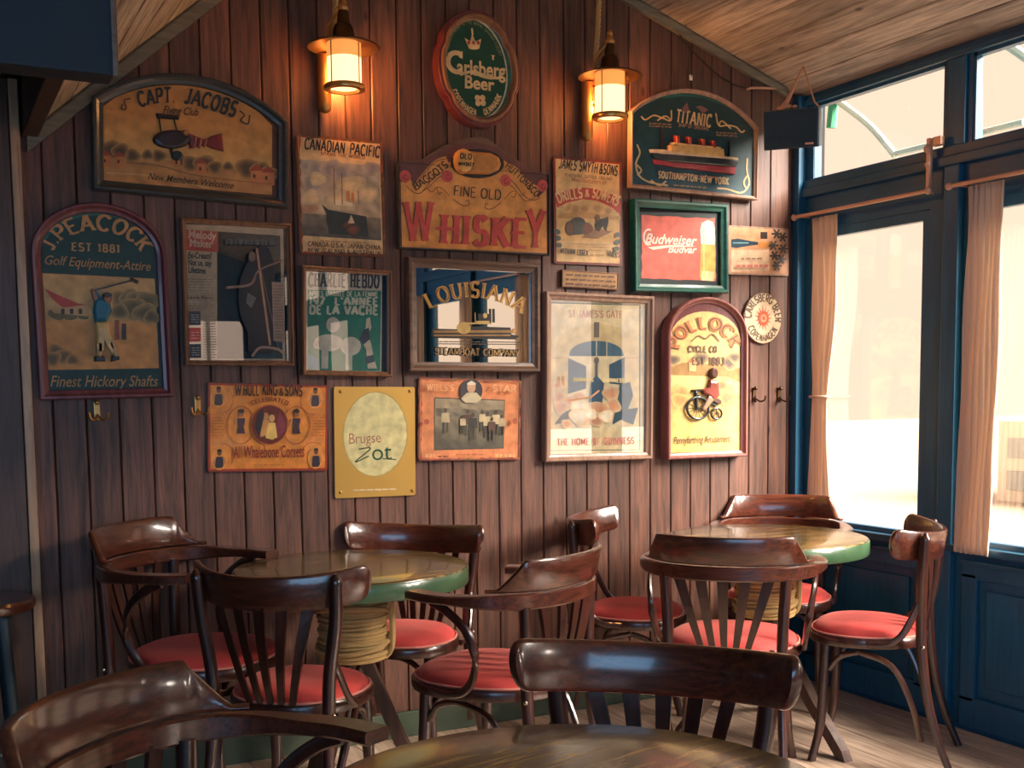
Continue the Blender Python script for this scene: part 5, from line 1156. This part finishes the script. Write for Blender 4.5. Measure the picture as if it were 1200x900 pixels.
def art_green(s):
    s.rect(356, 319, 446, 436, (226, 212, 182), dy=2); s.poly([(359, 340), (445, 341), (445, 435), (360, 434)], (24, 134, 104))
    s.text('CHARLIE HEBDO', (359, 336), (443, 337.5), 15.5, (44, 50, 50), wv=.26, wh=.13, serif=.10)
    s.text("APRES L'ANNEE DE LA FEMME", (360, 347), (441, 348), 5.5, (226, 226, 190), wv=.26); s.text("1976 L'ANNEE", (360, 357), (441, 358), 8.5, (232, 230, 196), wv=.28); s.text('DE LA VACHE', (361, 368), (441, 369), 9.5, (232, 230, 196), wv=.28)
    s.ell(389, 381, 8, 9, (222, 216, 190)); s.ell(384, 402, 17, 10, (222, 216, 190)); s.ell(410, 406, 12, 11, (222, 216, 190)); s.rect(376, 408, 384, 432, (216, 210, 184)); s.rect(404, 412, 412, 434, (216, 210, 184)); s.poly([(428, 374), (432, 372), (434, 384), (430, 392), (434, 404), (437, 420), (441, 432), (430, 432), (428, 410), (422, 398), (427, 386)], (226, 214, 184)); s.poly([(424, 388), (431, 384), (432, 398), (425, 404), (420, 398)], (52, 62, 70)); s.poly([(427, 418), (437, 416), (438, 424), (428, 427)], (70, 90, 90)); s.ell(370, 404, 4, 5, (206, 196, 170)); s.poly([(360, 415), (372, 420), (374, 433), (361, 432)], (60, 150, 170))
    s.flush()
framed([(350.5, 311.5), (456, 318), (457, 441.5), (353, 439.5)], 'green magazine cover with cream capitals in a thin oak frame', 'fr_wood', .018, art_green)
def art_louis(s):
    s.slab(s.shape(inset=.03), .010, .0105, 'mirror', 'mirror'); s.face = .0112; s.k = 0
    s.text('LOUISIANA', (501, 362), (611, 369), 17.5, (214, 158, 70), wv=.2, wh=.10, serif=.06, rise=17); s.text('LOUISIANA', (501.6, 361.5), (611.6, 368.5), 16.5, (130, 84, 46), wv=.05, rise=17)
    BK = (34, 30, 28)
    s.poly([(505, 385), (540, 386), (540, 382), (596, 384), (597, 392), (606, 394), (602, 398), (506, 396), (503, 391)], BK); s.rect(506, 387, 600, 390, (150, 110, 60)); s.rect(506, 392, 596, 394, (150, 110, 60)); s.ell(541, 384.5, 8, 7, (196, 160, 90)); s.poly([(545, 378), (554, 378), (554, 376), (572, 376), (574, 380), (545, 380)], (196, 160, 90)); s.rect(558, 368, 572, 376, BK); s.rect(571, 362, 573.5, 378, BK); s.rect(575, 362, 577.5, 378, BK); s.rect(554, 366, 555, 380, (170, 130, 70)); s.ell(566, 370, 2.5, 3, (206, 170, 96)); s.ell(600, 388, 2, 3, (206, 150, 80)); s.dashes(512, 399, 606, 404, 2, (90, 80, 66), 1, 1)
    s.text('STEAMBOAT COMPANY', (506, 415.5), (605, 418.5), 8.5, (64, 48, 34), wv=.26, wh=.16, serif=.06); s.text('STEAMBOAT COMPANY', (506.6, 415), (605.6, 418), 7.4, (206, 160, 84), wv=.06)
    s.flush('lettering', 'printg')
framed([(476, 302.5), (629.5, 309.5), (628, 436.5), (475, 434.5)], 'mirror with gold steamboat lettering in a moulded brown frame', 'fr_brown', .036, art_louis, False, .034, 'pub_mirror', 'mirror')
def art_gate(s):
    s.rect(641, 348, 754, 534, (228, 206, 156), dy=2); s.line([(643, 355), (748, 358), (748, 527), (643, 528), (643, 355)], 1.6, (46, 70, 72))
    s.grad([(645, 370), (746, 372), (746, 500), (645, 502)], (228, 208, 160), (230, 200, 140), .03)
    s.text("ST JAMES'S GATE", (664, 372), (727, 373), 8, (186, 104, 88), wv=.16, wh=.09, serif=.05)
    s.poly([(650, 502), (650, 400)]+[(697-45*math.cos(R(a)), 402-22*math.sin(R(a))) for a in range(0, 181, 15)]+[(742, 402), (742, 502)], (218, 192, 136)); s.poly([(664, 502), (664, 418)]+[(697-33*math.cos(R(a)), 418-18*math.sin(R(a))) for a in range(0, 181, 15)]+[(730, 418), (730, 502)], (228, 210, 166))
    s.poly([(665, 418)]+[(697-32*math.cos(R(a)), 416-16*math.sin(R(a))) for a in range(0, 181, 15)]+[(729, 418)], (60, 96, 112)); s.line([(697, 400), (697, 418)], 1.4, (200, 196, 160)); s.line([(709, 400), (709, 418)], 1.2, (200, 196, 160)); s.poly([(664, 420), (685, 430), (685, 456), (664, 462)], (56, 88, 104)); s.poly([(730, 419), (712, 428), (712, 450), (730, 452)], (30, 74, 96))
    s.line([(645, 420), (664, 420)], 1, (190, 160, 110)); s.line([(730, 420), (746, 420)], 1, (190, 160, 110)); s.rect(694, 378, 700, 396, (110, 90, 70)); s.rect(695.5, 420, 698.5, 450, (110, 92, 76)); s.ell(697, 423, 3, 4, (110, 92, 76))
    s.poly([(690, 448), (697, 440), (706, 450), (704, 472), (688, 472)], (48, 82, 104)); s.poly([(724, 452), (736, 448), (740, 464), (734, 480), (746, 478), (740, 498), (726, 492), (716, 498), (720, 478)], (36, 74, 88)); s.poly([(648, 498), (658, 484), (668, 480), (670, 488), (656, 496)], (58, 62, 62))
    blobs(s, [(652, 452, 5), (654, 466, 7), (656, 478, 7), (714, 462, 8), (716, 476, 8), (700, 480, 9), (696, 492, 8), (676, 466, 6), (664, 470, 5), (680, 494, 6), (662, 497, 5)], (216, 150, 104), 5, (228, 200, 150)); blobs(s, [(678, 476, 9), (676, 488, 9), (708, 488, 7), (690, 486, 6)], (240, 228, 200), 5, (226, 196, 150)); s.rect(652, 442, 654, 452, (206, 150, 104)); s.rect(657, 441, 659, 452, (206, 150, 104)); s.line([(664, 470), (690, 466), (700, 458)], 2, (206, 150, 104))
    s.text('GUINNESS', (669, 447), (693, 448), 4, (222, 200, 140), wv=.2); s.text('GUINNESS', (704, 448), (729, 449), 4.4, (222, 200, 140), wv=.2)
    s.text('THE HOME OF GUINNESS', (651, 522), (741, 520), 7.5, (190, 100, 88), wv=.18, wh=.1, serif=.05)
    s.flush()
framed([(634.5, 342), (761.5, 348), (759.5, 537.5), (635.5, 541)], 'tall pale brewery gate poster in a tan moulded frame', 'fr_tan', .030, art_gate, True, .036)
def art_bud(s):
    p = [(751, 255)]; 
    s.rect(748, 249, 840, 333, (14, 30, 34), dy=2); rnd = random.Random(4)
    E_ = [(750, 253, 836, 257), (836, 257, 837, 330), (837, 330, 751, 327), (751, 327, 750, 253)]; P = []
    for x0, y0, x1, y1 in E_:
        for k in range(12): P.append((x0+(x1-x0)*k/12+rnd.random()*1.4-.7, y0+(y1-y0)*k/12+rnd.random()*1.4-.7))
    s.poly(P, (222, 96, 76))
    s.poly([(819, 270), (821, 262), (828, 259), (834, 261), (836, 268), (836, 288), (820, 287)], (236, 222, 196)); s.poly([(820, 287), (836, 288), (836, 326), (833, 330), (820, 329), (818, 325)], (232, 166, 74)); s.poly([(820, 318), (835, 319), (834, 330), (820, 329)], (240, 206, 150)); s.line([(823, 268), (823, 326)], 1.5, (240, 196, 120))
    s.text('Budweiser', (754, 286), (815, 289), 12, (240, 222, 200), 'font', bold=.03, shear=.3); s.text('Budvar', (781, 297), (815, 298), 8.5, (240, 222, 200), 'font', bold=.03, shear=.3); s.poly([(757, 291), (784, 288), (815, 290), (784, 291), (764, 294)], (240, 222, 200)); s.ring(758, 279, 5.5, 9, 2, (240, 222, 200), 60, 300)
    s.flush()
s = framed([(737, 233.5), (848.5, 241), (847.5, 344), (740, 342.5)], 'red beer sign with a full glass in a broad dark green frame', 'fr_green', .034, art_bud, False, .036, 'beer_sign', 'sign')

# ------------------------------------------------------------------ small fixtures
def hook(px, py, label, mat, k=1.0):
    c = at(px, py, -.01); r = empty('coat_hook', (c.x, 0, c.z)); tag(r, label, 'hook', 'coat hooks on the plank wall')
    MB().box((-.010*k, -.006, -.03*k), (.010*k, -.0005, .035*k), .003).obj('plate', M[mat], r)
    MB().ball((0, -.014, .030*k), .009*k).obj('knob', M[mat], r, True)
    for s_ in (-1, 1): MB().tube(crom([(0, -.006, -.012*k), (s_*.012*k, -.03, -.028*k), (s_*.026*k, -.042, -.022*k), (s_*.030*k, -.045, -.004*k)], 4), .0038*k, 6).obj('prong', M[mat], r, True)
hook(114, 482, 'brass double coat hook right below the golf sign', 'brass')
hook(232, 476, 'brass double coat hook beside the orange corset advertisement', 'brass')
hook(885, 463, 'dark double coat hook just right of the penny-farthing sign', 'darkbrass')
hook(914, 463, 'dark double coat hook nearest the window corner', 'darkbrass')
c = at(809, 91, 0); t = empty('wall_tag', (c.x, -.001, c.z)); tag(t, 'tiny white picture hanger above the ship sign', 'hanger')
MB().box((-.007, -.006, -.012), (.007, -.0005, .010), .002).obj('plate', M['white'], t); MB().ball((0, -.006, .006), .003).obj('nail', M['darkbrass'], t)
cb = empty('wire', tuple(at(790, 30, -.01))); tag(cb, 'thin dark wire sagging across the planks from the sloping trim to the speaker', 'wire')
o0 = at(790, 30, -.012)
MB().tube(crom([at(a, b, -.014)-o0 for a, b in ((786, 24), (800, 45), (822, 70), (845, 90), (866, 101), (882, 104))], 5), .0028, 6).obj('strand', M['cable'], cb)
MB().tube(crom([at(a, b, -.02)-o0 for a, b in ((875, 105), (880, 103), (892, 103), (908, 104), (918, 106))], 4), .0055, 6).obj('sleeve', M['string'], cb, True)
# speaker under the ceiling
c = at(929, 151, -.27); sp = empty('loudspeaker', tuple(c)); tag(sp, 'black loudspeaker hung by cords in the upper corner by the windows', 'speaker')
sp.rotation_euler = (R(12), 0, R(-47)); w2, h2_ = .112, .078
inv = (Matrix.Translation(c) @ sp.rotation_euler.to_matrix().to_4x4()).inverted()
MB().box((-w2, -.06, -h2_), (w2, .07, h2_), .006).obj('cabinet', M['speakerside'], sp)
MB().box((-w2+.004, -.072, -h2_+.004), (w2-.004, -.058, h2_-.004), .004).obj('front_cloth', M['speaker'], sp); MB().box((w2-.055, -.076, -h2_+.012), (w2-.022, -.070, -h2_+.02), .002).obj('badge', M['copperrod'], sp)
hk = at(941, 82, -.22); hk.z = zr(hk.x)
hl = inv @ hk
MB().tube([hl, (-.02, -.02, h2_+.03), (-.05, -.03, h2_)], [.003, .010, .008], 8).obj('hanging_cord', M['string'], sp, True)
MB().tube([hl, (w2*.8, .0, h2_+.02), (w2-.005, .0, h2_)], [.003, .0035, .0035], 8).obj('hanging_cord', M['string'], sp, True)
m = MB()
for q, r_ in (((-.03, -.03, .010), .018), ((-.01, -.035, .010), .014), ((.012, -.03, .008), .012), ((-.05, -.02, .008), .012)): m.ball((q[0], q[1], h2_+q[2]), r_, 10, .7)
m.obj('cord_knot', M['string'], sp, True)
# hanging dark box at the upper left
bx = at(132, 88, -2.0); h2 = empty('hanging_box', (bx.x-.335, -1.965, bx.z)); tag(h2, 'large dark box hanging under the ceiling in the upper left corner', 'box')
MB().box((-.35, -.035, 0), (.34, .035, 2.34-bx.z), .004).obj('body', M['blackbox'], h2)
MB().box((.335, -.040, -.002), (.345, -.028, 2.34-bx.z), .002).obj('edge_strip', M['fr_brown'], h2)
